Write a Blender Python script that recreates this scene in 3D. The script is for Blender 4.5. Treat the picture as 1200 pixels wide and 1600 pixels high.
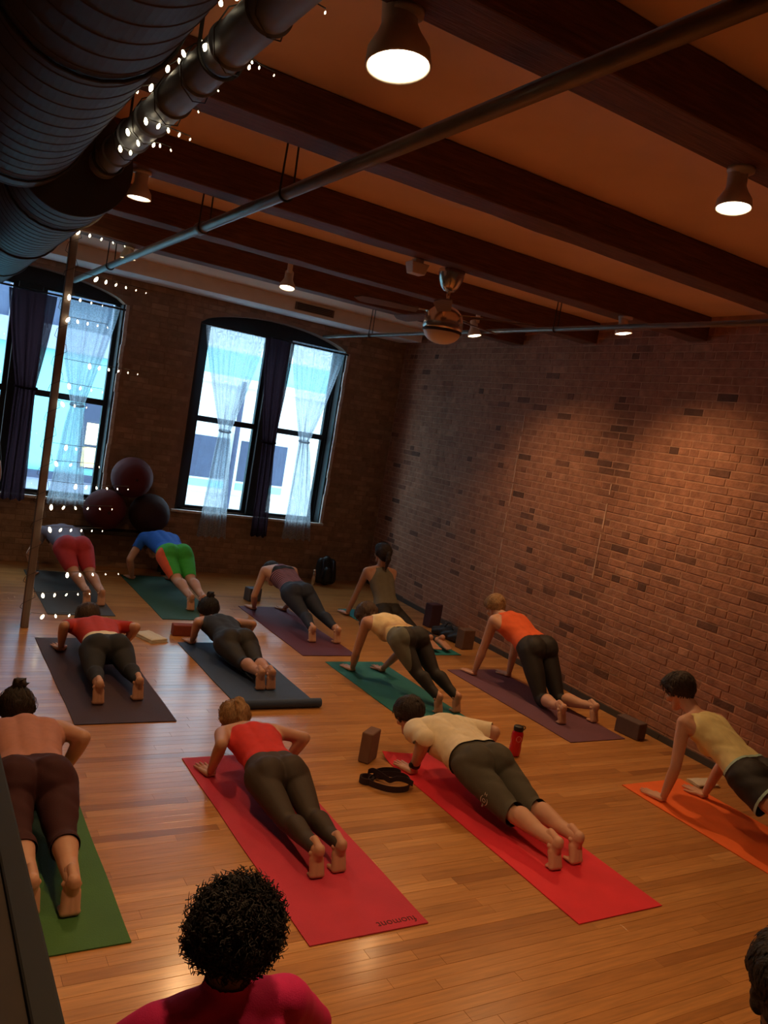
import bpy, bmesh, math, random
import numpy as np
from mathutils import Vector, Matrix
random.seed(4)
RNG = np.random.default_rng(4)
SC = bpy.context.scene
COL = SC.collection
for o in list(bpy.data.objects):
    bpy.data.objects.remove(o)

# ------------------------------------------------------------------ camera
F_PX, YAW, PITCH, ROLL, CAM_H = 1285.6, 0.544606, 0.0957605, 0.1682857, 2.12
cy, sy, cp, sp = math.cos(YAW), math.sin(YAW), math.cos(PITCH), math.sin(PITCH)
fwd = Vector((sy * cp, cy * cp, -sp))
right0 = Vector((cy, -sy, 0))
down0 = fwd.cross(right0)
cr, sr = math.cos(ROLL), math.sin(ROLL)
c_r = cr * right0 - sr * down0
c_d = sr * right0 + cr * down0
cam_data = bpy.data.cameras.new('camera')
cam_data.sensor_fit = 'VERTICAL'
cam_data.sensor_height = 36.0
cam_data.lens = F_PX / 1600.0 * 36.0
cam_data.clip_start = 0.02
cam = bpy.data.objects.new('camera', cam_data)
COL.objects.link(cam)
m3 = Matrix((c_r, -c_d, -fwd)).transposed()
cam.matrix_world = Matrix.Translation((0, 0, CAM_H)) @ m3.to_4x4()
SC.camera = cam

# ------------------------------------------------------------------ world, exposure
w = bpy.data.worlds.new('sky')
SC.world = w
w.use_nodes = True
bg = w.node_tree.nodes['Background']
bg.inputs['Color'].default_value = (0.66, 0.86, 1.0, 1)
bg.inputs['Strength'].default_value = 6.0
SC.view_settings.view_transform = 'Standard'
SC.view_settings.look = 'None'
SC.view_settings.gamma = 1.0
SC.view_settings.use_curve_mapping = False
SC.view_settings.exposure = 0.0
SC.cycles.max_bounces = 8
SC.cycles.diffuse_bounces = 4
SC.cycles.glossy_bounces = 4
SC.cycles.transparent_max_bounces = 12
SC.cycles.sample_clamp_indirect = 4.0
SC.cycles.use_denoising = True
SPOT_W = 84.0


def portal(x0, x1, z0, z1):
    l = bpy.data.lights.new('window_portal', 'AREA')
    l.shape = 'RECTANGLE'
    l.size = x1 - x0
    l.size_y = z1 - z0
    l.cycles.is_portal = True
    o = bpy.data.objects.new('window_portal', l)
    COL.objects.link(o)
    o.location = ((x0 + x1) / 2, 10.16, (z0 + z1) / 2)
    o.rotation_euler = (-math.pi / 2, 0, 0)


portal(0.1, 2.12, 0.77, 3.3)
portal(3.02, 4.98, 0.77, 3.3)


# ------------------------------------------------------------------ materials
def srgb(r, g, b):
    return tuple(((c / 255) / 12.92 if c / 255 <= 0.04045 else ((c / 255 + 0.055) / 1.055) ** 2.4) for c in (r, g, b))


MATS = {}


def mat(name, col, rough=0.6, metal=0.0, var=0.12, scale=8.0, bump=0.0, bscale=60.0, emit=None, estr=0.0, coat=0.0, tone=0.0, sheen=0.0, stretch=None, sss=0.0):
    """a Principled material whose colour is broken up by noise (and by the 'tone' attribute of single pieces)"""
    m = bpy.data.materials.new(name)
    m.use_nodes = True
    nt = m.node_tree
    N, L = nt.nodes, nt.links
    p = N['Principled BSDF']
    p.inputs['Roughness'].default_value = rough
    p.inputs['Metallic'].default_value = metal
    if coat:
        p.inputs['Coat Weight'].default_value = coat
        p.inputs['Coat Roughness'].default_value = 0.17
    if sheen:
        p.inputs['Sheen Weight'].default_value = sheen
    if sss:
        p.inputs['Subsurface Weight'].default_value = sss
        p.inputs['Subsurface Radius'].default_value = (0.02, 0.008, 0.004)
    tc = N.new('ShaderNodeTexCoord')
    src = tc.outputs['Object']
    if stretch:
        mp = N.new('ShaderNodeMapping')
        mp.inputs['Scale'].default_value = stretch
        L.new(src, mp.inputs['Vector'])
        src = mp.outputs['Vector']
    nz = N.new('ShaderNodeTexNoise')
    nz.inputs['Scale'].default_value = scale
    nz.inputs['Detail'].default_value = 4
    L.new(src, nz.inputs['Vector'])
    mr = N.new('ShaderNodeMapRange')
    mr.inputs['From Min'].default_value = 0.25
    mr.inputs['From Max'].default_value = 0.75
    mr.inputs['To Min'].default_value = 1 - var
    mr.inputs['To Max'].default_value = 1 + var
    L.new(nz.outputs['Fac'], mr.inputs['Value'])
    val = mr.outputs['Result']
    if tone:
        at = N.new('ShaderNodeAttribute')
        at.attribute_name = 'tone'
        m2 = N.new('ShaderNodeMapRange')
        m2.inputs['To Min'].default_value = 1 - tone
        m2.inputs['To Max'].default_value = 1 + tone
        L.new(at.outputs['Fac'], m2.inputs['Value'])
        mm = N.new('ShaderNodeMath')
        mm.operation = 'MULTIPLY'
        L.new(val, mm.inputs[0])
        L.new(m2.outputs['Result'], mm.inputs[1])
        val = mm.outputs['Value']
    vm = N.new('ShaderNodeVectorMath')
    vm.operation = 'SCALE'
    vm.inputs[0].default_value = col[:3]
    L.new(val, vm.inputs['Scale'])
    L.new(vm.outputs['Vector'], p.inputs['Base Color'])
    if bump:
        nb = N.new('ShaderNodeTexNoise')
        nb.inputs['Scale'].default_value = bscale
        nb.inputs['Detail'].default_value = 3
        L.new(src, nb.inputs['Vector'])
        b = N.new('ShaderNodeBump')
        b.inputs['Strength'].default_value = bump
        b.inputs['Distance'].default_value = 0.01
        L.new(nb.outputs['Fac'], b.inputs['Height'])
        L.new(b.outputs['Normal'], p.inputs['Normal'])
    if emit:
        p.inputs['Emission Color'].default_value = (*emit, 1)
        p.inputs['Emission Strength'].default_value = estr
    MATS[name] = m
    return m


def ramp_tone(m, stops):
    """colour chosen per piece from its 'tone'"""
    nt = m.node_tree
    N, L = nt.nodes, nt.links
    p = N['Principled BSDF']
    vm = p.inputs['Base Color'].links[0].from_node
    at = N.new('ShaderNodeAttribute')
    at.attribute_name = 'tone'
    r = N.new('ShaderNodeValToRGB')
    while len(r.color_ramp.elements) < len(stops):
        r.color_ramp.elements.new(0.5)
    for e, (pos, c) in zip(r.color_ramp.elements, stops):
        e.position = pos
        e.color = (*c, 1)
    L.new(at.outputs['Fac'], r.inputs['Fac'])
    L.new(r.outputs['Color'], vm.inputs[0])
    return m


m_plank = ramp_tone(mat('oak_plank', (0.5, 0.25, 0.1), rough=0.30, var=0.22, scale=3.0, bump=0.05, bscale=14, coat=0.55, stretch=(1.5, 22, 22)),
                    [(0.0, (0.33, 0.13, 0.036)), (0.3, (0.47, 0.205, 0.058)), (0.7, (0.55, 0.25, 0.075)), (1.0, (0.63, 0.31, 0.105))])
m_subfloor = mat('subfloor', (0.12, 0.05, 0.02), rough=0.8)
m_brick = ramp_tone(mat('old_brick', (0.4, 0.2, 0.12), rough=0.9, var=0.3, scale=14, bump=0.5, bscale=45),
                    [(0.0, (0.11, 0.05, 0.035)), (0.12, (0.19, 0.085, 0.055)), (0.3, (0.30, 0.130, 0.078)), (0.75, (0.37, 0.165, 0.098)), (1.0, (0.46, 0.235, 0.145))])
m_mortar = mat('lime_mortar', (0.44, 0.24, 0.155), rough=0.95, var=0.3, scale=9, bump=0.4)
m_brick_dark = ramp_tone(mat('dark_painted_brick', (0.2, 0.1, 0.06), rough=0.85, var=0.25, scale=12, bump=0.4, bscale=45),
                         [(0.0, (0.27, 0.165, 0.10)), (0.5, (0.34, 0.205, 0.125)), (1.0, (0.42, 0.26, 0.16))])
m_mortar_dark = mat('dark_mortar', (0.32, 0.19, 0.12), rough=0.95, var=0.2)
m_plaster = mat('ceiling_plaster', (0.90, 0.60, 0.41), rough=0.9, var=0.08, scale=2, bump=0.05)
m_wallpaint = mat('brown_wall_paint', (0.2, 0.13, 0.09), rough=0.9, var=0.08)
m_seam = mat('pale_scar_mortar', (0.58, 0.38, 0.28), rough=.95, var=.3, scale=14)
m_beam = mat('dark_timber_beam', (0.15, 0.064, 0.036), rough=0.75, var=0.4, scale=5, bump=0.4, bscale=10, stretch=(1, 14, 14))
m_soffit = mat('pale_soffit_paint', (0.80, 0.74, 0.70), rough=0.8, var=0.06)
m_darkwood = mat('dark_sill_wood', (0.035, 0.02, 0.011), rough=0.75, var=0.2)
m_sillblack = mat('black_sill_wood', (0.007, 0.006, 0.005), rough=0.7, var=.2)
m_blackframe = mat('black_sash_paint', (0.012, 0.014, 0.016), rough=0.5)
m_whitetrim = mat('worn_white_trim', (0.62, 0.56, 0.5), rough=0.8, var=0.25, scale=20)
m_pipe = mat('steel_pipe', (0.20, 0.155, 0.125), rough=0.42, metal=0.45, var=0.15)
m_duct = mat('galvanised_duct', (0.20, 0.22, 0.26), rough=0.55, metal=0.15, var=0.2, scale=6)
m_duct_dark = mat('dull_brown_duct', (0.045, 0.034, 0.032), rough=0.62, metal=0.1, var=0.2, scale=6)
m_chrome = mat('brushed_nickel', (0.75, 0.68, 0.6), rough=0.22, metal=1.0, var=0.05)
m_bladewood = mat('fan_blade_wood', (0.16, 0.1, 0.075), rough=0.45, var=0.2)
m_globe = mat('frosted_fan_globe', (0.85, 0.72, 0.6), rough=0.45, var=0.03)
m_spotcan = mat('pale_spotlight_shade', (0.8, 0.66, 0.55), rough=0.5, var=0.06)
m_lamp = mat('glowing_lamp', (1, 0.9, 0.7), emit=(1.0, 0.83, 0.55), estr=14.0)
m_fairy_reflection = mat('fairy_reflection_glow', (1, 0.9, 0.7), emit=(1.0, 0.82, 0.52), estr=9.0)  # glow of fairy lights reflected in glass
m_wire = mat('dark_wire', (0.03, 0.025, 0.02), rough=0.6)
m_post = mat('post_reflection_tone', (0.20, 0.15, 0.13), rough=0.7, var=0.15, stretch=(14, 14, 1))  # tone of the reflected column
m_hair_mats = {}


def glass_mat():
    m = bpy.data.materials.new('window_glass')
    m.use_nodes = True
    N, L = m.node_tree.nodes, m.node_tree.links
    N.clear()
    out = N.new('ShaderNodeOutputMaterial')
    mix = N.new('ShaderNodeMixShader')
    t = N.new('ShaderNodeBsdfTransparent')
    t.inputs['Color'].default_value = (0.95, 0.98, 0.98, 1)
    g = N.new('ShaderNodeBsdfGlossy')
    g.inputs['Roughness'].default_value = 0.02
    mix.inputs['Fac'].default_value = 0.05
    L.new(t.outputs[0], mix.inputs[1])
    L.new(g.outputs[0], mix.inputs[2])
    L.new(mix.outputs[0], out.inputs['Surface'])
    return m


m_glass = glass_mat()


def lace_mat(name, col, open_lo, open_hi, scale):
    m = bpy.data.materials.new(name)
    m.use_nodes = True
    N, L = m.node_tree.nodes, m.node_tree.links
    N.clear()
    out = N.new('ShaderNodeOutputMaterial')
    d = N.new('ShaderNodeBsdfDiffuse')
    d.inputs['Color'].default_value = (*col, 1)
    tl = N.new('ShaderNodeBsdfTranslucent')
    tl.inputs['Color'].default_value = (*col, 1)
    a = N.new('ShaderNodeMixShader')
    a.inputs['Fac'].default_value = 0.6
    L.new(d.outputs[0], a.inputs[1])
    L.new(tl.outputs[0], a.inputs[2])
    t = N.new('ShaderNodeBsdfTransparent')
    tc = N.new('ShaderNodeTexCoord')
    v = N.new('ShaderNodeTexVoronoi')
    v.inputs['Scale'].default_value = scale
    L.new(tc.outputs['Object'], v.inputs['Vector'])
    mr = N.new('ShaderNodeMapRange')
    mr.inputs['From Min'].default_value = 0.1
    mr.inputs['From Max'].default_value = 0.7
    mr.inputs['To Min'].default_value = open_lo
    mr.inputs['To Max'].default_value = open_hi
    L.new(v.outputs['Distance'], mr.inputs['Value'])
    b = N.new('ShaderNodeMixShader')
    L.new(mr.outputs['Result'], b.inputs['Fac'])
    L.new(a.outputs[0], b.inputs[1])
    L.new(t.outputs[0], b.inputs[2])
    L.new(b.outputs[0], out.inputs['Surface'])
    return m


m_lace = lace_mat('white_lace', (0.60, 0.66, 0.74), 0.0, 0.40, 70.0)
m_purple = lace_mat('dark_purple_voile', (0.030, 0.015, 0.022), 0.0, 0.06, 60.0)


# ------------------------------------------------------------------ mesh helpers
def tag(o, label=None, cat=None, group=None, kind=None):
    if label:
        o['label'] = label
    if cat:
        o['category'] = cat
    if group:
        o['group'] = group
    if kind:
        o['kind'] = kind
    return o


def link(name, me, parent=None, loc=None):
    o = bpy.data.objects.new(name, me)
    COL.objects.link(o)
    if parent is not None:
        o.parent = parent
    if loc is not None:
        o.location = loc
    return o


def empty(name, loc, label, cat, group=None, rz=0.0):
    o = link(name, None, None, loc)
    o.rotation_euler = (0, 0, rz)
    o.empty_display_size = 0.1
    return tag(o, label, cat, group)


class MB:
    """collects shapes, builds ONE mesh object"""

    def __init__(s):
        s.v, s.f, s.t = [], [], []

    def add(s, vs, fs, tone=None):
        b = len(s.v)
        s.v += [tuple(v) for v in vs]
        s.f += [tuple(i + b for i in f) for f in fs]
        if tone is not None:
            s.t += [tone] * len(vs)
        return s

    def box(s, x0, x1, y0, y1, z0, z1, tone=None):
        vs = [(x, y, z) for x in (x0, x1) for y in (y0, y1) for z in (z0, z1)]
        fs = [(0, 1, 3, 2), (4, 6, 7, 5), (0, 4, 5, 1), (2, 3, 7, 6), (0, 2, 6, 4), (1, 5, 7, 3)]
        return s.add(vs, fs, tone)

    def cham(s, x0, x1, y0, y1, z0, z1, c, axis='z', tone=None):
        """box whose +axis (or -axis) face is chamfered by c: a brick, tile or plank"""
        if axis == 'z':
            vs = [(x0, y0, z0), (x1, y0, z0), (x1, y1, z0), (x0, y1, z0), (x0, y0, z1 - c), (x1, y0, z1 - c), (x1, y1, z1 - c), (x0, y1, z1 - c), (x0 + c, y0 + c, z1), (x1 - c, y0 + c, z1), (x1 - c, y1 - c, z1), (x0 + c, y1 - c, z1)]
        elif axis == '-y':
            vs = [(x0, y1, z0), (x0, y1, z1), (x1, y1, z1), (x1, y1, z0), (x0, y0 + c, z0), (x0, y0 + c, z1), (x1, y0 + c, z1), (x1, y0 + c, z0), (x0 + c, y0, z0 + c), (x0 + c, y0, z1 - c), (x1 - c, y0, z1 - c), (x1 - c, y0, z0 + c)]
        fs = [(0, 1, 5, 4), (1, 2, 6, 5), (2, 3, 7, 6), (3, 0, 4, 7), (4, 5, 9, 8), (5, 6, 10, 9), (6, 7, 11, 10), (7, 4, 8, 11), (8, 9, 10, 11), (3, 2, 1, 0)]
        return s.add(vs, fs, tone)

    def tube(s, pts, rad, n=10, cap=True, tone=None):
        pts = [Vector(p) for p in pts]
        if not hasattr(rad, '__len__'):
            rad = [rad] * len(pts)
        vs, fs = [], []
        up = None
        for i, p in enumerate(pts):
            d = (pts[min(i + 1, len(pts) - 1)] - pts[max(i - 1, 0)]).normalized()
            if up is None:
                up = d.orthogonal().normalized()
            up = (up - d * up.dot(d)).normalized()
            q = d.cross(up)
            for k in range(n):
                a = 2 * math.pi * k / n
                vs.append(p + (up * math.cos(a) + q * math.sin(a)) * rad[i])
        for i in range(len(pts) - 1):
            for k in range(n):
                fs.append((i * n + k, i * n + (k + 1) % n, (i + 1) * n + (k + 1) % n, (i + 1) * n + k))
        if cap:
            fs.append(tuple(range(n - 1, -1, -1)))
            fs.append(tuple((len(pts) - 1) * n + k for k in range(n)))
        return s.add(vs, fs, tone)

    def lathe(s, prof, n=24, centre=(0, 0, 0), axis='z'):
        vs, fs = [], []
        cx, cyy, cz = centre
        for r, z in prof:
            for k in range(n):
                a = 2 * math.pi * k / n
                if axis == 'z':
                    vs.append((cx + r * math.cos(a), cyy + r * math.sin(a), cz + z))
                else:
                    vs.append((cx + r * math.cos(a), cyy + z, cz + r * math.sin(a)))
        for i in range(len(prof) - 1):
            for k in range(n):
                fs.append((i * n + k, i * n + (k + 1) % n, (i + 1) * n + (k + 1) % n, (i + 1) * n + k))
        if prof[0][0] > 1e-4:
            fs.append(tuple(range(n - 1, -1, -1)))
        if prof[-1][0] > 1e-4:
            fs.append(tuple((len(prof) - 1) * n + k for k in range(n)))
        return s.add(vs, fs)

    def mesh(s, name, m, smooth=False):
        me = bpy.data.meshes.new(name)
        me.from_pydata(s.v, [], s.f)
        if s.t:
            at = me.attributes.new('tone', 'FLOAT', 'POINT')
            at.data.foreach_set('value', s.t)
        bm = bmesh.new()
        bm.from_mesh(me)
        bmesh.ops.recalc_face_normals(bm, faces=bm.faces)
        bm.to_mesh(me)
        bm.free()
        if m is not None:
            me.materials.append(m)
        if smooth:
            me.polygons.foreach_set('use_smooth', [True] * len(me.polygons))
        return me

    def build(s, name, m, parent=None, smooth=False, loc=None):
        return link(name, s.mesh(name, m, smooth), parent, loc)


def bevel(o, wd, seg=2):
    b = o.modifiers.new('bevel', 'BEVEL')
    b.width = wd
    b.segments = seg
    b.limit_method = 'ANGLE'
    return o


def np_mesh(name, V, T, m, smooth=True):
    me = bpy.data.meshes.new(name)
    V = np.asarray(V, np.float32)
    T = np.asarray(T, np.int32)
    k = T.shape[1]
    me.vertices.add(len(V))
    me.vertices.foreach_set('co', V.ravel())
    me.loops.add(T.size)
    me.loops.foreach_set('vertex_index', T.ravel())
    me.polygons.add(len(T))
    me.polygons.foreach_set('loop_start', np.arange(0, T.size, k, dtype=np.int32))
    me.update(calc_edges=True)
    me.validate()
    if smooth:
        me.polygons.foreach_set('use_smooth', np.ones(len(me.polygons), bool))
    me.materials.append(m)
    return me


# ------------------------------------------------------------------ setting
Y_N = 9.85          # window wall
Z_B, Z_C = 3.30, 3.50
XW, XE = -1.6, 5.62


def east_x(y):
    return 5.455 + 0.042 * y


# floor: base slab and planks
fl = MB().box(XW - .1, 6.2, -1.3, Y_N + .3, -0.12, -0.018).build('floor', m_subfloor)
tag(fl, 'floor of narrow honey-coloured oak strip planks', kind='structure')
pw = 0.062
cells = []
y = -1.2
while y < Y_N:
    x = XW - random.random() * 0.9
    while x < 6.1:
        ln = random.uniform(0.7, 1.9)
        cells.append((max(x, XW), min(x + ln, 6.05), y))
        x += ln
    y += pw


def plank_tone():
    t = random.gauss(0.5, 0.2)
    return min(max(t, 0), 1)


def seen_size(c):
    xc = min(max((c[0] + c[1]) / 2, 0.5), 5.5)
    d = Vector((xc, c[2], -CAM_H))
    q = d.dot(fwd)
    px, py = 600 + F_PX * d.dot(c_r) / max(q, .01), 800 + F_PX * d.dot(c_d) / max(q, .01)
    vis = q > 0.3 and py < 1680 and -150 < px < 1350 and c[1] > 0.35
    return (1 if vis else 0) / max(q, .3)


cells.sort(key=seen_size, reverse=True)
rest = MB()
for i, (x0, x1, y0) in enumerate(cells):
    dz = random.uniform(-0.0008, 0)
    if i < 298:
        MB().cham(x0 + .0003, x1 - .0003, y0 + .0003, y0 + pw - .0003, -0.018, dz, .0008, tone=plank_tone()).build('plank', m_plank, fl)
    else:
        rest.cham(x0 + .0003, x1 - .0003, y0 + .0003, y0 + pw - .0003, -0.018, dz, .0008, tone=plank_tone())
tag(rest.build('plank', m_plank, fl), kind='stuff')

# ceiling with timber beams
ce = MB().box(XW - .1, 6.2, -1.3, Y_N + .3, Z_C, Z_C + .12).build('ceiling', m_plaster)
tag(ce, 'warm plaster ceiling crossed by dark timber beams', kind='structure')
BEAMS = [-0.65, 0.68, 2.0, 3.38, 4.70, 6.03, 7.20]
for yb in BEAMS:
    wd = 0.20
    mb = MB()
    n = 26
    vs, fs = [], []
    for i in range(n + 1):
        x = XW + (6.0 - XW) * i / n
        j = [random.uniform(-.006, .006) for _ in range(4)]
        vs += [(x, yb + j[0], Z_C), (x, yb + j[1], Z_B + j[2] * .5), (x, yb + wd + j[3], Z_B + j[1] * .5), (x, yb + wd + j[2], Z_C)]
    for i in range(n):
        a = i * 4
        for k in range(4):
            fs.append((a + k, a + (k + 1) % 4, a + 4 + (k + 1) % 4, a + 4 + k))
    fs += [(0, 1, 2, 3), tuple(n * 4 + k for k in (3, 2, 1, 0))]
    mb.add(vs, fs)
    bevel(mb.build('beam', m_beam, ce), .008)

# window wall with two arched openings
OPEN = [(0.10, 2.12), (3.0, 5.0)]
SILL, HEAD = 0.77, 3.05
WT = 0.30


def arch_z(x, o):
    c, h = (o[0] + o[1]) / 2, (o[1] - o[0]) / 2
    t = max(0.0, 1 - ((x - c) / h) ** 2)
    return HEAD + 0.2 * math.sqrt(t) * (0.5 + .5 * math.sqrt(t))


def inside_open(x, z):
    for o in OPEN:
        if o[0] < x < o[1] and SILL < z < arch_z(x, o):
            return True
    return False


wn = MB()
xs = sorted(set([XW - .1, 6.2] + [o[0] + (o[1] - o[0]) * k / 24 for o in OPEN for k in range(25)]))
for a, b in zip(xs[:-1], xs[1:]):
    o = next((o for o in OPEN if o[0] - 1e-6 <= a and b <= o[1] + 1e-6), None)
    if o is None:
        wn.box(a, b, Y_N, Y_N + WT, -.05, Z_C)
    else:
        wn.box(a, b, Y_N, Y_N + WT, -.05, SILL)
        za, zb = arch_z(a, o), arch_z(b, o)
        wn.add([(a, Y_N, za), (b, Y_N, zb), (b, Y_N + WT, zb), (a, Y_N + WT, za), (a, Y_N, Z_C), (b, Y_N, Z_C), (b, Y_N + WT, Z_C), (a, Y_N + WT, Z_C)],
               [(0, 1, 2, 3), (4, 7, 6, 5), (0, 4, 5, 1), (1, 5, 6, 2), (2, 6, 7, 3), (3, 7, 4, 0)])
wall_n = tag(wn.build('wall_north', m_mortar_dark), 'dark brown brick wall with two arched window openings', kind='structure')
BH, BL, MJ = 0.067, 0.212, 0.008


def brick_field(parent, material, to_world, u0, u1, z1, blocked, score, tonef, keep=298):
    cells = []
    r, z = 0, 0.0
    while z < z1:
        u = u0 - (BL / 2 if r % 2 else 0) - random.random() * .05
        header = r % 6 == 5
        while u < u1:
            ln = (BL * .5 if header else BL) * random.uniform(.93, 1.07)
            a, b = max(u, u0), min(u + ln - MJ, u1)
            if b - a > .03 and not any(blocked(x, zz) for x in (a, (a + b) / 2, b) for zz in (z, z + BH - MJ)):
                cells.append((a, b, z + random.uniform(-.002, .002), min(z + BH - MJ, z1)))
            u += ln
        z += BH
        r += 1
    cells.sort(key=score, reverse=True)
    rest = MB()
    for i, (a, b, z0, z2) in enumerate(cells):
        pr = random.uniform(.0015, .006)
        t = tonef((a + b) / 2, z0)
        q = MB() if i < keep else rest
        q.cham(a, b, -pr, .004, z0, z2, .004, axis='-y', tone=t)
        if i < keep:
            q.v = [to_world(v) for v in q.v]
            q.build('brick', material, parent)
    rest.v = [to_world(v) for v in rest.v]
    tag(rest.build('brick', material, parent), kind='stuff')


def nscore(c):
    return -abs((c[0] + c[1]) / 2 - 3.4) - abs(c[2] - 1.2) * .8 if c[0] > .7 else -99


brick_field(wall_n, m_brick_dark, lambda v: (v[0], Y_N + v[1], v[2]), XW, 5.87, Z_B + .15, inside_open, nscore, lambda u, z: random.random())

# east brick wall, slightly out of square
ew = MB()
for i in range(12):
    ya, yb = -1.2 + i * 11.1 / 12, -1.2 + (i + 1) * 11.1 / 12
    ew.add([(east_x(ya), ya, -.05), (east_x(yb), yb, -.05), (east_x(yb) + .3, yb, -.05), (east_x(ya) + .3, ya, -.05), (east_x(ya), ya, Z_C), (east_x(yb), yb, Z_C), (east_x(yb) + .3, yb, Z_C), (east_x(ya) + .3, ya, Z_C)],
           [(0, 1, 2, 3), (4, 7, 6, 5), (0, 4, 5, 1), (1, 5, 6, 2), (2, 6, 7, 3), (3, 7, 4, 0)])
wall_e = tag(ew.build('wall_east', m_mortar), 'bare old red-brown brick wall', kind='structure')


def etone(u, z):
    t = random.gauss(.55, .13)
    if random.random() < .06:
        t = random.uniform(0, .15)
    if abs(u - (5.42 + .0 * z)) < .13:
        t = random.uniform(.05, .4)
    return min(max(t, 0), 1)


brick_field(wall_e, m_brick, lambda v: (east_x(v[0]) + v[1], v[0], v[2]), -1.1, Y_N - .02, Z_B + .15, lambda a, b: False,
            lambda c: -abs((c[0] + c[1]) / 2 - 4.4) - (abs(c[2] - 1.35) * .5), etone)
for yy, z0, z1 in ((6.93, .5, 2.55), (5.47, 1.1, 2.0)):
    seam = MB()
    z = z0
    while z < z1:
        h = random.uniform(.08, .25)
        yj = yy + random.uniform(-.008, .008)
        seam.box(east_x(yj) - .010, east_x(yj) - .001, yj - .006, yj + .006, z, min(z + h, z1))
        z += h + random.uniform(0, .09)
    seam.build('mortar_seam', m_seam, wall_e)['label'] = 'pale vertical scar line'
# skirting plank along the east wall
sk = MB()
for i in range(10):
    ya, yb = -1.1 + i * 1.09, -1.1 + (i + 1) * 1.09 - .004
    xa, xb = east_x(ya) - .016, east_x(yb) - .016
    sk.add([(xa - .02, ya, 0), (xb - .02, yb, 0), (xb, yb, 0), (xa, ya, 0), (xa - .004, ya, .045), (xb - .004, yb, .045), (xb, yb, .05), (xa, ya, .05)],
           [(0, 1, 2, 3), (4, 7, 6, 5), (0, 4, 5, 1), (1, 5, 6, 2), (2, 6, 7, 3), (3, 7, 4, 0)])
tag(sk.build('baseboard_east', m_darkwood), 'low dark baseboard along the brick wall', kind='structure')

tag(MB().box(XW - .1, XW, -1.3, Y_N + .1, -.05, Z_C).build('wall_west', m_wallpaint), 'plain brown side wall', kind='structure')
tag(MB().box(XW - .1, 6.2, -1.3, -1.2, -.05, Z_C).build('wall_south', m_wallpaint), 'plain brown wall behind the viewpoint', kind='structure')
# low partition with a dark sill beside the viewpoint
pt = MB().box(.10, .335, .55, Y_N, 0, .94).build('trim_1', m_wallpaint)
tag(pt, 'low partition wall with a dark wooden sill', kind='structure')
bevel(MB().box(.30, .357, .5, Y_N - .005, .94, 1.0).build('sill', m_sillblack, pt), .006)
MB().box(.08, .30, .5, Y_N - .005, .94, .992).build('sill_board', m_darkwood, pt)
# pale soffit beam over the windows with an air vent in it
so = MB().box(XW, 5.75, 9.28, Y_N - .02, 3.345, Z_C - .001).build('trim_2', m_soffit)
tag(so, 'pale painted soffit along the top of the window wall', kind='structure')
vent = empty('air_vent', (4.18, 9.277, 3.425), 'flat grey slotted air vent set in the pale soffit', 'vent')
bevel(MB().box(-.26, .26, -.008, .002, -.045, .045).build('vent_frame', m_pipe, vent), .003)
for k in range(4):
    MB().box(-.235, .235, -.014, -.006, -.034 + k * .02, -.026 + k * .02).build('slat', m_duct_dark, vent)


# windows
def sash(win, x0, x1):
    y = Y_N + .2
    fr = MB()
    for a, b, c, d in ((x0 - .05, x0, SILL, 3.1), (x1, x1 + .05, SILL, 3.1)):
        fr.box(a, b, y - .03, y + .03, c, d)
    fr.box(x0, x1, y - .03, y + .03, SILL, SILL + .04)
    fr.box(x0, x1, y - .03, y + .03, 3.04, 3.1)
    f = fr.build('sash_frame', m_blackframe, win)
    bevel(MB().box(x0, x1, y - .035, y + .035, 1.87, 1.94).build('meeting_rail', m_blackframe, f), .005)
    MB().box(x0 - .002, x1 + .002, y + .008, y + .012, SILL + .03, 1.88).build('pane', m_glass, f)
    MB().box(x0 - .002, x1 + .002, y - .012, y - .008, 1.93, 3.05).build('pane', m_glass, f)


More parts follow.
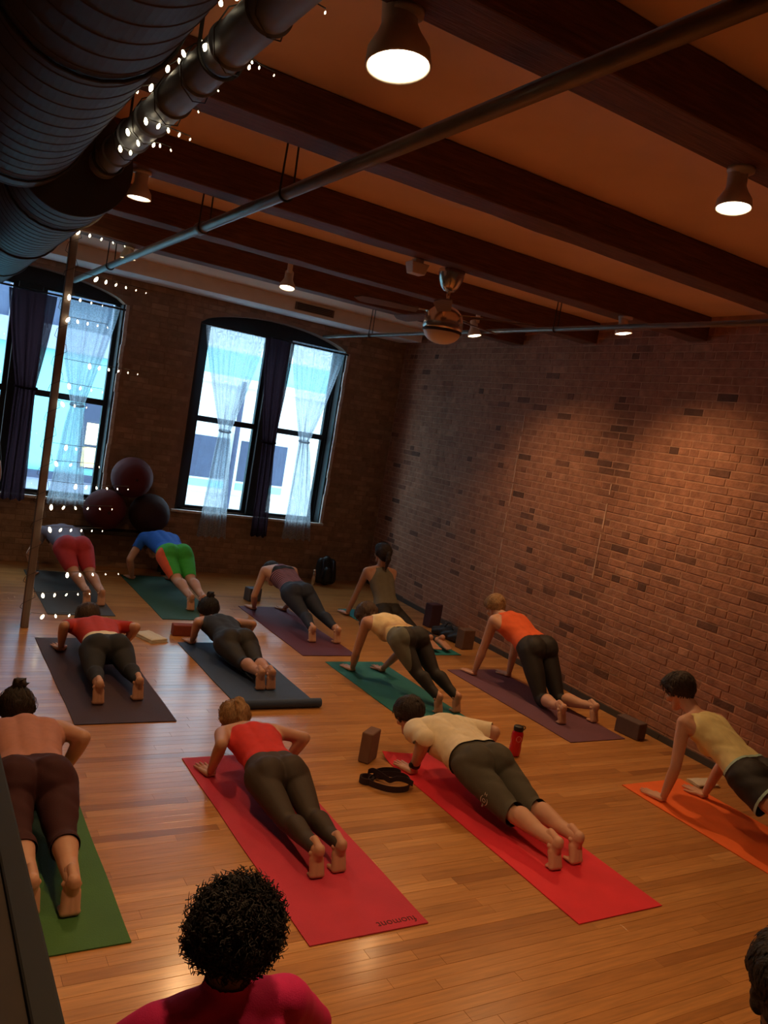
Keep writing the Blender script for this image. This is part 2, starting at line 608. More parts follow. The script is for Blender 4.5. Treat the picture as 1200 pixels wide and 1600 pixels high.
def window(n, o, sashes, mull):
    y = Y_N + .2
    wb = MB()
    # outer frame filling the arch
    k = 20
    for i in range(k):
        a, b = o[0] + (o[1] - o[0]) * i / k, o[0] + (o[1] - o[0]) * (i + 1) / k
        za, zb = arch_z(a, o), arch_z(b, o)
        wb.add([(a, y - .04, 3.07), (b, y - .04, 3.07), (b, y + .04, 3.07), (a, y + .04, 3.07), (a, y - .04, max(za, 3.075)), (b, y - .04, max(zb, 3.075)), (b, y + .04, max(zb, 3.075)), (a, y + .04, max(za, 3.075))],
               [(0, 1, 2, 3), (4, 7, 6, 5), (0, 4, 5, 1), (1, 5, 6, 2), (2, 6, 7, 3), (3, 7, 4, 0)])
    wb.box(o[0] + .002, sashes[0][0] - .048, y - .05, y + .05, SILL, 3.07)
    wb.box(sashes[1][1] + .048, o[1] - .002, y - .05, y + .05, SILL, 3.07)
    wi = wb.build('window_%d' % n, m_blackframe)
    tag(wi, 'tall arched black-framed window with paired sashes, ' + ('left one' if n == 1 else 'right one') + ' in the brick wall', kind='structure')
    bevel(MB().box(mull[0] + .05, mull[1] - .05, y - .08, y + .05, SILL, 3.07).build('mullion', m_blackframe, wi), .008)
    for s in sashes:
        sash(wi, *s)
    # reveal lining and worn white edge, sill board
    lin = MB().box(o[1] - .03, o[1] - .001, Y_N + .012, y - .05, SILL, HEAD)
    lin.box(o[0] + .001, o[0] + .03, Y_N + .012, y - .05, SILL, HEAD)
    lin.build('reveal_lining', m_blackframe, wi)
    ed = MB()
    z = SILL
    while z < HEAD:
        h = random.uniform(.1, .22)
        for xx in (o[1] + .012, ):
            j = random.uniform(-.006, .006)
            ed.box(xx - .022 + j, xx + .018 + j, Y_N - .022, Y_N + .012, z, min(z + h, HEAD))
        z += h
    ed.build('plaster_edge', m_whitetrim, wi)
    bevel(MB().box(o[0] - .05, o[1] + .03, Y_N - .05, y - .05, SILL - .03, SILL).build('window_sill', m_whitetrim, wi), .005)
    return wi


window(1, OPEN[0], ((.20, .95), (1.30, 2.04)), (.95, 1.30))
window(2, OPEN[1], ((3.18, 3.92), (4.26, 4.90)), (3.92, 4.26))


# curtains: gathered cloth, tied at the waist
def curtain(name, label, cat, m, xt0, xt1, xm0, xm1, xb0, xb1, zt, zm, zb, y, group, folds=9, amp=.022, tie=True):
    t = empty(name, ((xm0 + xm1) / 2, y, zb), label, cat, group)
    ox, oz = t.location.x, t.location.z
    nu, nv = 90, 60
    V = []
    for j in range(nv + 1):
        v = j / nv
        z = zt + (zb - zt) * v
        if z > zm:
            q = ((zt - z) / (zt - zm))
            e = q ** 1.25
            a, b = xt0 + (xm0 - xt0) * e, xt1 + (xm1 - xt1) * e
        else:
            q = (zm - z) / (zm - zb)
            e = q ** .8
            a, b = xm0 + (xb0 - xm0) * e, xm1 + (xb1 - xm1) * e
        for i in range(nu + 1):
            u = i / nu
            tight = (b - a) / max(xt1 - xt0, .01)
            ph = folds * 2 * math.pi * u
            yy = amp * (math.sin(ph + 1.3 * math.sin(5 * u)) * (.6 + .4 * math.sin(17 * u))) * (1.15 - .5 * tight)
            if j < 3:
                yy *= .6
            V.append((a + (b - a) * u - ox + .004 * math.sin(ph * .5 + v * 9), yy, z - oz + (.012 * math.sin(ph * .5 + 2) if j == nv else 0)))
    Fq = [(j * (nu + 1) + i, j * (nu + 1) + i + 1, (j + 1) * (nu + 1) + i + 1, (j + 1) * (nu + 1) + i) for j in range(nv) for i in range(nu)]
    mb = MB().add(V, Fq)
    mb.build('cloth', m, t, smooth=True)
    if tie:
        pts = [((xm1 - xm0) * .56 * math.cos(a) + (xm0 + xm1) / 2 - ox, amp * 1.5 * math.sin(a), zm - oz + .012 * math.sin(a)) for a in [2 * math.pi * k / 20 for k in range(21)]]
        MB().tube(pts, .012, 6).build('tieback', m, t, smooth=True)
    return t


CY = Y_N - .075
curtain('lace_curtain', 'white lace curtain tied at its middle, left of the pair on the right window', 'curtain', m_lace, 3.04, 3.82, 3.40, 3.53, 3.30, 3.68, 3.03, 1.80, .47, CY, None)
curtain('lace_curtain', 'white lace curtain tied at its middle, next to the brick wall corner', 'curtain', m_lace, 4.17, 4.93, 4.48, 4.61, 4.44, 4.86, 3.06, 1.82, .53, CY, None)
curtain('lace_curtain', 'greyish lace curtain tied low in the left window behind fairy light reflections', 'curtain', m_lace, 1.38, 2.04, 1.65, 1.78, 1.52, 1.93, 3.0, 1.84, .70, CY, None)
curtain('voile_curtain', 'dark purple curtain hanging between the two lace curtains', 'curtain', m_purple, 3.78, 4.17, 3.95, 4.11, 3.97, 4.19, 3.02, 1.75, .54, CY - .075, None, folds=6)
curtain('voile_curtain', 'dark purple curtain gathered in the middle of the left window', 'curtain', m_purple, .88, 1.36, 1.06, 1.26, 1.04, 1.28, 2.96, 1.95, .72, CY - .075, None, folds=6)
for i, (a, b, zz) in enumerate(((3.0, 4.98, 3.03), (.2, 2.1, 2.985))):
    r = MB().tube([(a, CY, zz), (b, CY, zz)], .011, 8)
    for xx in (a + .01, b - .01):
        r.tube([(xx, CY, zz), (xx, Y_N + .01, zz)], .007, 6)
    tag(r.build('curtain_rod', m_blackframe), 'thin black curtain rod across the ' + ('right' if i == 0 else 'left') + ' window', 'curtain rod')

# ------------------------------------------------------------------ buildings across the street
m_turq = mat('turquoise_facade', (0.22, 0.60, 0.72), rough=0.9, var=0.06, scale=.6)
m_white = mat('white_facade', (0.62, 0.72, 0.78), rough=0.9, var=0.05, scale=.6)
m_ledge = mat('pale_ledge', (0.26, 0.32, 0.46), rough=0.9)
m_navy = mat('dark_shop_glass', (0.045, 0.075, 0.15), rough=0.7)
m_grey = mat('slate_panel', (0.035, 0.055, 0.11), rough=0.8)
m_lit = mat('lit_room', (0.9, 0.7, 0.3), emit=(1.0, 0.74, 0.28), estr=.8)
m_lamp2 = mat('lit_window_lamp', (1, 0.95, 0.6), emit=(1.0, 0.9, 0.5), estr=3.0)
FY = 15.0
b1 = empty('turquoise_building', (1.5, FY, -4), 'turquoise building across the street, seen through the left window', 'building')


def at_b(b, mb):
    l = b.location
    mb.v = [(v[0] - l.x, v[1] - l.y, v[2] - l.z) for v in mb.v]
    return mb


at_b(b1, MB().box(-3.5, 3.6, FY, FY + 4, -4, 5.5)).build('facade', m_turq, b1)
at_b(b1, MB().box(-3.5, 3.6, FY - .03, FY, 2.95, 4.1)).build('window_band', m_navy, b1)
for k in range(9):
    at_b(b1, MB().box(-3.4 + k * .8, -3.32 + k * .8, FY - .06, FY - .03, 2.95, 4.1)).build('glazing_bar', m_ledge, b1)
at_b(b1, MB().box(-3.5, 3.6, FY - .14, FY, 2.56, 2.95)).build('ledge', m_ledge, b1)
at_b(b1, MB().box(-3.5, 3.6, FY - .14, FY, .38, .5)).build('sill_band', m_grey, b1)
at_b(b1, MB().box(-3.5, 3.6, FY - .1, FY, -.4, .38)).build('base_panel', m_ledge, b1)
lw = at_b(b1, MB().box(2.76, 3.12, FY - .05, FY, .62, 1.75)).build('window', m_grey, b1)
at_b(b1, MB().box(2.80, 3.08, FY - .06, FY - .05, .65, 1.0)).build('pane', m_lit, lw)
at_b(b1, MB().box(2.83, 3.05, FY - .075, FY - .05, 1.05, 1.42)).build('lamp', m_lamp2, lw)
b2 = empty('white_building', (6.5, FY, -4), 'white building with slate windows and a downpipe, seen through the right window', 'building')
at_b(b2, MB().box(4.0, 12, FY, FY + 4, -4, 4.6)).build('facade', m_white, b2)
at_b(b2, MB().box(4.0, 12, FY - .04, FY, 2.66, 3.12)).build('turquoise_band', m_turq, b2)
at_b(b2, MB().box(4.0, 12, FY - .12, FY, 2.5, 2.66)).build('ledge', m_white, b2)
for k, (a, b) in enumerate(((4.3, 5.42), (5.66, 6.62), (7.6, 8.7), (9.2, 10.3))):
    fr = at_b(b2, MB().box(a - .1, b + .1, FY - .05, FY, .45, 1.6)).build('window', m_white, b2)
    at_b(b2, MB().box(a, b, FY - .07, FY - .03, .72, 1.5)).build('pane', m_grey, fr)
    at_b(b2, MB().box(a, b, FY - .07, FY - .03, .55, .68)).build('sill', m_turq, fr)
at_b(b2, MB().tube([(5.52, FY - .12, -4), (5.52, FY - .12, 2.6)], .05, 8)).build('downpipe', m_grey, b2)
st = MB().box(-8, 16, 10.4, FY + 4.5, -4.2, -4)
tag(st.build('trim_3', m_grey), 'street pavement between the buildings', kind='structure')


# ------------------------------------------------------------------ pipes, duct, lamps, fan
def hanger(parent, x, y, z, r):
    mb = MB()
    for s in (-1, 1):
        mb.tube([(x + s * r * 1.15, y, z), (x + s * r * .9, y, Z_C)], .005, 6)
    pts = [(x + r * 1.2 * math.cos(a), y, z + r * 1.2 * math.sin(a)) for a in [math.pi + math.pi * k / 10 for k in range(11)]]
    mb.tube(pts, .006, 6)
    return mb.build('hanger', m_wire, parent)


def pipe(x, z, y0, y1, r, couplings, hangers, label):
    p = empty('ceiling_pipe', (x, y0, z), label, 'pipe')
    MB().tube([(0, 0, 0), (0, y1 - y0, 0)], r, 16).build('tube', m_pipe, p, smooth=True)
    for yc in couplings:
        MB().lathe([(r, -.06), (r * 1.35, -.05), (r * 1.35, .05), (r, .06)], 16, (0, yc - y0, 0), 'y').build('coupling', m_pipe, p, smooth=True)
    for yh in hangers:
        h = hanger(p, 0, yh - y0, 0, r)
        h.data.transform(Matrix.Translation((0, 0, 0)))
        # rods reach the ceiling above
        for v in h.data.vertices:
            if v.co.z > 1:
                v.co.z = Z_C - z
    return p


pipe(1.53, 3.19, -1.2, Y_N, .030, (5.3, ), (.9, 3.95, 5.25, 8.0), 'long steel sprinkler pipe crossing under all the beams')
pipe(4.62, 3.20, -1.2, Y_N, .020, (2.6, 7.0), (.9, 5.4, 8.6), 'thin steel pipe running close to the brick wall')

# large spiral duct and the slim grey duct beside it
def spiral_duct(name, x, z, y0, y1, r, m, label, pitch, rib):
    d = empty(name, (x, y0, z), label, 'duct')
    prof = [(r * .02, 0), (r, 0)]
    yy = 0.002
    while yy < y1 - y0:
        prof += [(r, yy + .004), (r + rib, yy + .008), (r + rib, yy + .012), (r, yy + .016)]
        yy += pitch
    prof += [(r, y1 - y0), (r * .02, y1 - y0)]
    MB().lathe(prof, 80, axis='y').build('duct_tube', m, d)
    k = y0 + .5
    while k < y1:
        mb = MB()
        pts = [((r + .008) * math.cos(a), k - y0, (r + .008) * math.sin(a)) for a in [math.pi + math.pi * i / 14 for i in range(15)]]
        pts = [(pts[0][0], pts[0][1], Z_C - z)] + pts + [(pts[-1][0], pts[-1][1], Z_C - z)]
        mb.tube(pts, .006, 6)
        mb.build('strap', m_wire, d)
        k += 1.6
    return d


spiral_duct('spiral_duct', .34, 3.22, -1.15, 4.35, .27, m_duct_dark, 'wide dull spiral duct running under the ceiling on the left', .13, .0022)
spiral_duct('spiral_duct', .62, 3.17, 4.4, 9.27, .27, m_duct_dark, 'far length of wide ribbed duct ending at the window wall', .13, .0022)
slim = spiral_duct('slim_duct', .735, 3.16, -1.1, 4.33, .062, m_duct, 'slim grey duct wrapped in fairy light reflections', .3, .008)

SPOTS = []


def spotlight(x, y, z, label, aim=(0, 0, -1), power=1.0, big=1.0, angle=130):
    t = empty('ceiling_spotlight', (x, y, z), label, 'spotlight')
    top = (Z_B if any(yb - .02 < y < yb + .24 for yb in BEAMS) else Z_C) - z
    MB().lathe([(.05, top), (.05, top - .015), (.022, top - .02), (.022, .125)], 20).build('mount', m_spotcan, t, smooth=True)
    d = Vector(aim).normalized()
    q = d.to_track_quat('-Z', 'Y').to_matrix().to_4x4()
    sh = MB().lathe([(.030, .15), (.036, .14), (.036, .085), (.044, .065), (.062, .035), (.066, .004), (.064, 0), (.060, .006), (.056, .03), (.03, .07)], 28).build('shade', m_spotcan, t, smooth=True)
    sh.matrix_local = q @ Matrix.Scale(big, 4)
    bl = MB().lathe([(.0005, -.004), (.03, -.002), (.050, .006), (.057, .016), (.052, .03), (.0005, .034)], 24).build('bulb', m_lamp, t, smooth=True)
    bl.matrix_local = q @ Matrix.Scale(big, 4)
    l = bpy.data.lights.new('spot_beam', 'SPOT')
    l.energy = SPOT_W * power
    l.color = (1.0, 0.58, 0.26)
    l.spot_size = math.radians(angle)
    l.spot_blend = 0.9
    l.shadow_soft_size = .05
    lo = bpy.data.objects.new('spot_beam', l)
    COL.objects.link(lo)
    lo.parent = t
    lo.matrix_local = q @ Matrix.Translation((0, 0, -.02))
    return t


spotlight(1.12, 2.18, 3.14, 'brightest spotlight, glaring on a ceiling beam near the grey duct', aim=(.06, -.16, -1), power=1.1, big=1.45)
spotlight(2.58, 2.15, 3.15, 'pale bell-shaped spotlight under the ceiling beam nearest the brick wall', aim=(-.05, -.12, -1), power=1.0)
spotlight(1.02, 4.80, 3.15, 'spotlight glowing above the steel pipe beside the duct end', power=.9)
spotlight(4.72, 4.72, 3.17, 'small spotlight hanging close to the top of the brick wall', aim=(.12, -.15, -1), power=1.1)
spotlight(2.65, 6.50, 3.15, 'small spotlight over the soffit left of the ceiling fan', aim=(-.1, -.2, -1), power=.8)
spotlight(4.58, 6.47, 3.15, 'small spotlight behind the ceiling fan globe', aim=(.15, -.2, -1), power=.9)
spotlight(1.55, 7.40, 3.20, 'dim spotlight at the window end of the steel pipe', power=.7)

fan = empty('ceiling_fan', (3.2, 4.92, 3.0), 'nickel ceiling fan with frosted globe and dark blades', 'ceiling fan')
MB().lathe([(.014, .15), (.036, .158), (.06, .185), (.084, .235), (.092, .275), (.092, .30)], 28).build('canopy', m_chrome, fan, smooth=True)
bevel(MB().box(-.07, .07, -.05, .05, .285, .31).build('mounting_block', m_soffit, fan), .004)
MB().tube([(0, 0, .04), (0, 0, .17)], .013, 12).build('downrod', m_chrome, fan, smooth=True)
MB().lathe([(.02, .055), (.05, .052), (.09, .035), (.125, .0), (.14, -.05), (.142, -.095), (.135, -.115), (.02, -.12)], 36).build('motor_housing', m_chrome, fan, smooth=True)
MB().lathe([(.137, -.113), (.139, -.118), (.139, -.126), (.137, -.13)], 36).build('dark_ring', m_duct_dark, fan, smooth=True)
gl = [(.128, -.12)] + [(.13 * math.cos(a), -.125 - .085 * math.sin(a)) for a in [math.pi / 2 * k / 10 for k in range(10)]] + [(.0005, -.21)]
MB().lathe(gl, 32).build('light_globe', m_globe, fan, smooth=True)
for k in range(5):
    a = math.radians(18 + 72 * k)
    R = Matrix.Rotation(a, 4, 'Z') @ Matrix.Rotation(math.radians(11), 4, 'X')
    mb = MB()
    n = 10
    vs, fs = [], []
    for i in range(n + 1):
        x = .2 + .45 * i / n
        hw = (.045 + .02 * i / n) * (math.sqrt(max(0, 1 - ((i / n - .8) / .2) ** 2)) if i / n > .8 else 1)
        hw = max(hw, .004)
        for yv, zv in ((-hw, -.004), (hw, -.004), (hw, .004), (-hw, .004)):
            vs.append((x, yv, zv - .01))
    for i in range(n):
        for q in range(4):
            fs.append((i * 4 + q, i * 4 + (q + 1) % 4, i * 4 + 4 + (q + 1) % 4, i * 4 + 4 + q))
    fs += [(0, 1, 2, 3), tuple(n * 4 + q for q in (3, 2, 1, 0))]
    bo = mb.add(vs, fs).build('blade', m_bladewood, fan)
    bo.matrix_local = R
    ar = MB().box(.125, .24, -.014, .014, -.003, .004)
    ar.box(.20, .27, -.032, .032, -.004, .002)
    bevel(ar.build('blade_arm', m_chrome, bo), .002)

fx = empty('emergency_light', (2.90, 4.90, 3.22), 'small pale box-shaped fixture on the beam beside the ceiling fan', 'light fixture')
bevel(MB().add([(-.05, -.04, -.02), (.05, -.04, -.02), (.05, .04, -.02), (-.05, .04, -.02), (-.07, -.05, .055), (.07, -.05, .055), (.07, .05, .055), (-.07, .05, .055)], [(3, 2, 1, 0), (4, 5, 6, 7), (0, 1, 5, 4), (1, 2, 6, 5), (2, 3, 7, 6), (3, 0, 4, 7)]).build('housing', m_spotcan, fx), .006)
MB().box(-.03, .03, -.03, .03, .05, Z_B - 3.22).build('mount', m_spotcan, fx)

# ------------------------------------------------------------------ fairy light reflections, built as glowing solids
def ray(px, py):
    return (fwd + c_r * ((px - 600) / F_PX) + c_d * ((py - 800) / F_PX))


CO = Vector((0, 0, CAM_H))


def at_y(px, py, Y):
    d = ray(px, py)
    return CO + d * (Y / d.y)


reflection_me = MB().lathe([(.0004, -.012), (.005, -.008), (.007, 0), (.005, .008), (.0022, .013), (.0004, .0135)], 8).mesh('bulb', m_fairy_reflection, True)


def fairy(name, label, rows, base):
    t = empty(name, base, label, 'fairy lights')
    inv = -Vector(base)
    for row in rows:
        pts = [p + inv for p in row['wire']]
        wobj = MB().tube(pts, .0022, 5).build('wire', m_wire, t)  # wire added to carry the reflected points
        for p, s in row['glints']:
            b = link('bulb', reflection_me, wobj, p + inv)  # glowing solid standing in for a reflected bulb
            b.scale = (s, s, s)
            b.rotation_euler = (random.uniform(-.5, .5), random.uniform(-.5, .5), 0)
    return t


# bulbs round the slim duct, reflections built solid, each with a tail of ghost repeats
DX, DZ, DR = .735, 3.16, .062
duct_px = [(345, 5, 2.0), (376, 20, 1.7), (400, 33, 1.1), (424, 44, .8), (445, 6, 1.5), (470, 20, 1.0), (482, 5, 1.4), (508, 20, .9),
           (325, 78, 1.7), (341, 76, 1.7), (366, 88, 1.3), (385, 97, 1.0), (405, 106, .8), (428, 118, .6), (292, 93, 1.8), (316, 102, 1.3), (336, 112, 1.0), (355, 120, .8),
           (262, 108, 1.8), (284, 118, 1.5), (303, 125, 1.1), (322, 134, .9), (341, 142, .6), (213, 140, 1.8), (237, 145, 1.8), (257, 150, 1.3), (274, 158, 1.1), (291, 166, .9), (310, 175, .6),
           (228, 190, 1.7), (246, 197, 1.4), (263, 204, 1.2), (280, 211, 1.0), (297, 218, .7), (200, 208, 1.7), (218, 215, 1.4), (235, 222, 1.2), (250, 228, .9), (267, 235, .6), (188, 233, 1.6), (204, 239, 1.2)]
rows_px = []
cur = []
for p in duct_px:
    if cur and (p[0] < cur[-1][0]):
        rows_px.append(cur)
        cur = []
    cur.append(p)
rows_px.append(cur)
rows = []
wrap = []
for row in rows_px:
    # first reflected point of a row sits on the duct's visible flank; its ghost repeats trail off it in the same cross-plane
    d = ray(row[0][0], row[0][1])
    k = (DX - DR * .9) / d.x
    p0 = CO + d * k
    zmax = DZ + DR * .6
    if p0.z > zmax:
        p0 = CO + d * ((zmax - CAM_H) / d.z)
    Y0 = min(p0.y, 4.25)
    bl = []
    for (px, py, s) in row:
        p = at_y(px, py, Y0)
        dd = Vector((p.x - DX, 0, p.z - DZ))
        if dd.length < DR + .012:
            dn = dd.normalized() * (DR + .014)
            p = Vector((DX + dn.x, Y0 - .02, DZ + dn.z))
        bl.append((p, s * .62 * Y0 / 3.2))
    wp = [b[0] + Vector((0, 0, .012)) for b in bl]
    if len(wp) == 1:
        wp.append(wp[0] + Vector((.03, 0, .01)))
    rows.append(dict(wire=wp, glints=bl))
# the wire winding round the duct itself
hel = [Vector((DX + (DR + .012) * math.cos(a), 1.3 + 2.95 * a / (18 * math.pi), DZ + (DR + .012) * math.sin(a))) for a in [math.pi * .25 * k for k in range(73)]]
rows.append(dict(wire=hel, glints=[]))
fairy('fairy_light_reflections', 'reflections of warm fairy lights, built as bulbs round the slim grey duct', rows, (DX, 2.8, DZ))

# reflected column as a slender post, with added strands of reflected fairy lights
pa, pb = at_y(47, 1005, 6.9), at_y(103, 400, 6.9)
PX, PY = 1.085, 7.25
post = tag(bevel(MB().box(-.03, .03, -.03, .03, 0, Z_C - .002).build('reflected_post', m_post, None, loc=(PX, PY, 0)), .006), 'reflected column built as a slender pale post at the left', 'post')
post_px = [((155, 323), (248, 348), 6), ((122, 363), (195, 385), 5), ((150, 437), (228, 458), 6), ((108, 465), (160, 478), 4), ((106, 500), (168, 512), 5), ((140, 573), (215, 585), 6), ((108, 604), (160, 613), 4), ((98, 632), (135, 637), 3),
           ((103, 700), (135, 704), 3), ((88, 725), (155, 730), 4), ((118, 761), (200, 765), 6), ((80, 793), (175, 796), 6), ((78, 828), (160, 830), 6), ((105, 899), (185, 897), 5), ((67, 931), (140, 928), 5), ((66, 964), (150, 960), 5), ((82, 992), (100, 990), 2)]
rows = []
for (a, b, n) in post_px:
    bl = []
    for k in range(n):
        f = k / max(n - 1, 1)
        px, py = a[0] + (b[0] - a[0]) * f, a[1] + (b[1] - a[1]) * f
        bl.append((at_y(px, py, PY - .06), 1.9 * (1 - .74 * f ** .6)))
    z0 = bl[0][0].z
    st_ = Vector((PX + .03, PY - .045, z0 + .03))
    wp = [st_] + [q[0] + Vector((0, 0, .028)) for q in bl]
    rows.append(dict(wire=wp, glints=bl))
rows.append(dict(wire=[Vector((PX + .045 * math.cos(a), PY + .045 * math.sin(a) * 1.0, .1 + 3.2 * a / (28 * math.pi))) for a in [math.pi * .5 * k for k in range(57)]], glints=[]))
rows[-1]['wire'] = [Vector((PX + .047 * (1 if math.cos(k * math.pi / 2 + .78) > 0 else -1), PY + .047 * (1 if math.sin(k * math.pi / 2 + .78) > 0 else -1), .1 + 3.2 * k / 56)) for k in range(57)]
fairy('fairy_light_reflections', 'rows of warm fairy light reflections, built as bulbs on the reflected post', rows, (PX, PY, .1))
#PEOPLE_AND_PROPS
# ------------------------------------------------------------------ people: one continuous body surface each
def caps_mesh(prims, seg=14):
    V, Fc = [], []
    b = 0
    for a, c, ra, rc in prims:
        a, c = np.array(a, float), np.array(c, float)
        d = c - a
        L = np.linalg.norm(d)
        d = d / L if L > 1e-6 else np.array([0, 0, 1.0])
        u = np.cross(d, [0, 0, 1.0] if abs(d[2]) < .9 else [1.0, 0, 0])
        u /= np.linalg.norm(u)
        q = np.cross(d, u)
        rings = [(a - d * ra * math.cos(t), ra * math.sin(t)) for t in (0.02, .5, 1.0, math.pi / 2)]
        rings += [(c + d * rc * math.sin(t), rc * math.cos(t)) for t in (0, .55, 1.05, math.pi / 2 - .02)]
        ang = np.arange(seg) * 2 * math.pi / seg
        for p, r in rings:
            for t in ang:
                V.append(p + (u * math.cos(t) + q * math.sin(t)) * r)
        n = len(rings)
        for i in range(n - 1):
            for k in range(seg):
                Fc.append((b + i * seg + k, b + i * seg + (k + 1) % seg, b + (i + 1) * seg + (k + 1) % seg, b + (i + 1) * seg + k))
        Fc.append(tuple(b + k for k in range(seg - 1, -1, -1)))
        Fc.append(tuple(b + (n - 1) * seg + k for k in range(seg)))
        b += n * seg
    return V, Fc


def remesh(prims, voxel, smooth=6, fac=.5):
    V, Fc = caps_mesh(prims)
    me = bpy.data.meshes.new('tmp')
    me.from_pydata([tuple(v) for v in V], [], Fc)
    o = bpy.data.objects.new('tmp', me)
    COL.objects.link(o)
    r = o.modifiers.new('r', 'REMESH')
    r.mode = 'VOXEL'
    r.voxel_size = voxel
    s = o.modifiers.new('s', 'SMOOTH')
    s.factor = fac
    s.iterations = smooth
    dg = bpy.context.evaluated_depsgraph_get()
    ev = o.evaluated_get(dg)
    em = ev.to_mesh()
    n = len(em.vertices)
    VV = np.empty(n * 3, np.float32)
    em.vertices.foreach_get('co', VV)
    em.calc_loop_triangles()
    TT = np.empty(len(em.loop_triangles) * 3, np.int32)
    em.loop_triangles.foreach_get('vertices', TT)
    ev.to_mesh_clear()
    bpy.data.objects.remove(o)
    bpy.data.meshes.remove(me)
    return VV.reshape(-1, 3).astype(np.float64), TT.reshape(-1, 3)


def vnormals(V, T):
    fn = np.cross(V[T[:, 1]] - V[T[:, 0]], V[T[:, 2]] - V[T[:, 0]])
    N = np.zeros_like(V)
    for k in range(3):
        np.add.at(N, T[:, k], fn)
    return N / np.maximum(np.linalg.norm(N, axis=1, keepdims=True), 1e-9)


def laplace(V, T, it, w=.5):
    E = np.vstack([T[:, [0, 1]], T[:, [1, 2]], T[:, [2, 0]]])
    E = np.vstack([E, E[:, ::-1]])
    deg = np.zeros(len(V))
    np.add.at(deg, E[:, 0], 1)
    for _ in range(it):
        S = np.zeros_like(V)
        np.add.at(S, E[:, 0], V[E[:, 1]])
        V = V * (1 - w) + w * S / np.maximum(deg, 1)[:, None]
    return V


def clip_field(V, T, f):
    """the part of a triangle mesh where f > 0, cut cleanly along f = 0"""
    ins = f[T] > 0
    c = ins.sum(1)
    full = T[c == 3]
    out_V = [V]
    tris = [full]
    nv = len(V)
    part = T[(c == 1) | (c == 2)]
    if len(part):
        pi = f[part] > 0
        one = pi.sum(1) == 1
        # rotate so that the odd vertex comes first
        odd = np.where(one[:, None], pi, ~pi)
        k = odd.argmax(1)
        r = np.arange(len(part))
        a, b, d = part[r, k], part[r, (k + 1) % 3], part[r, (k + 2) % 3]
        keys = np.vstack([np.c_[np.minimum(a, b), np.maximum(a, b)], np.c_[np.minimum(a, d), np.maximum(a, d)]])
        uq, inv = np.unique(keys, axis=0, return_inverse=True)
        inv = inv.ravel()
        t = f[uq[:, 0]] / (f[uq[:, 0]] - f[uq[:, 1]])
        NV = V[uq[:, 0]] * (1 - t[:, None]) + V[uq[:, 1]] * t[:, None]
        out_V.append(NV)
        ab, ad = nv + inv[:len(part)], nv + inv[len(part):]
        m = one
        tris.append(np.c_[a[m], ab[m], ad[m]])
        m = ~one
        tris.append(np.c_[ab[m], b[m], d[m]])
        tris.append(np.c_[ab[m], d[m], ad[m]])
    VV = np.vstack(out_V)
    TT = np.vstack(tris)
    used = np.unique(TT)
    mp = np.full(len(VV), -1)
    mp[used] = np.arange(len(used))
    return VV[used], mp[TT]


def sdf(P, prims):
    best = np.full(len(P), 9.0)
    par = np.zeros(len(P))
    for (a, c, ra, rc, s0, s1) in prims:
        a, c = np.array(a), np.array(c)
        d = c - a
        L2 = max(d @ d, 1e-9)
        t = np.clip(((P - a) @ d) / L2, 0, 1)
        dist = np.linalg.norm(P - (a + t[:, None] * d), axis=1) - (ra + (rc - ra) * t)
        m = dist < best
        best[m] = dist[m]
        par[m] = (s0 + (s1 - s0) * t)[m]
    return best, par


# canonical head: face towards +Y, crown +Z, centre between the ears
HEAD_P = [((0, -.03, .035), (0, .028, .038), .078, .076), ((0, -.045, .02), (0, -.02, .0), .07, .066), ((0, .035, .0), (0, .045, -.065), .056, .040), ((0, .066, -.100), (0, .07, -.098), .022, .020),
          ((.05, .0, -.035), (.022, .062, -.098), .024, .018), ((-.05, .0, -.035), (-.022, .062, -.098), .024, .018),
          ((0, .090, .012), (0, .112, -.030), .008, .013), ((.010, .100, -.036), (-.010, .100, -.036), .010, .010),
          ((.018, .088, .024), (.048, .074, .022), .011, .010), ((-.018, .088, .024), (-.048, .074, .022), .011, .010),
          ((.042, .07, -.025), (.05, .05, -.03), .02, .02), ((-.042, .07, -.025), (-.05, .05, -.03), .02, .02),
          ((-.018, .090, -.064), (.018, .090, -.064), .0075, .0075), ((-.015, .088, -.075), (.015, .088, -.075), .0085, .0085),
          ((.079, -.006, .020), (.082, -.012, .008), .011, .013), ((.080, -.006, .0), (.076, .0, -.024), .010, .008),
          ((-.079, -.006, .020), (-.082, -.012, .008), .011, .013), ((-.080, -.006, .0), (-.076, .0, -.024), .010, .008),
          ((0, -.022, -.04), (0, -.030, -.11), .055, .052)]
HEAD_V, HEAD_T = remesh(HEAD_P, .0056, 3, .5)

# canonical hand lying palm down: wrist at the origin, fingers +Y, thumb towards -X; two finger curls
def hand_prims(curl):
    P = [((-.018, -.01, .004), (-.030, .078, .0), .018, .013), ((0, -.012, .005), (0, .082, .0), .019, .014), ((.018, -.01, .004), (.030, .072, -.002), .017, .012), ((-.03, .076, 0), (.03, .070, -.002), .013, .011)]
    for x, y, ln, sp in ((-.032, .082, .072, -.13), (-.011, .088, .080, -.03), (.011, .084, .074, .07), (.031, .074, .058, .19)):
        p = np.array([x, y, .0])
        dirv = np.array([math.sin(sp), math.cos(sp), 0])
        ang = -.025
        r = .0098
        for seg in (.44, .32, .24):
            q = p + ln * seg * (dirv * math.cos(ang) + np.array([0, 0, math.sin(ang)]))
            P.append((tuple(p), tuple(q), r, r - .001))
            p, r = q, r - .0011
            ang -= curl
    t = np.array([-.026, .018, .0])
    for d, r in (((-.030, .026, -.002), .0125), ((-.014, .030, -.003), .0105), ((-.004, .024, -.002), .009)):
        q = t + np.array(d)
        P.append((tuple(t), tuple(q), r, r - .001))
        t = q
    return P


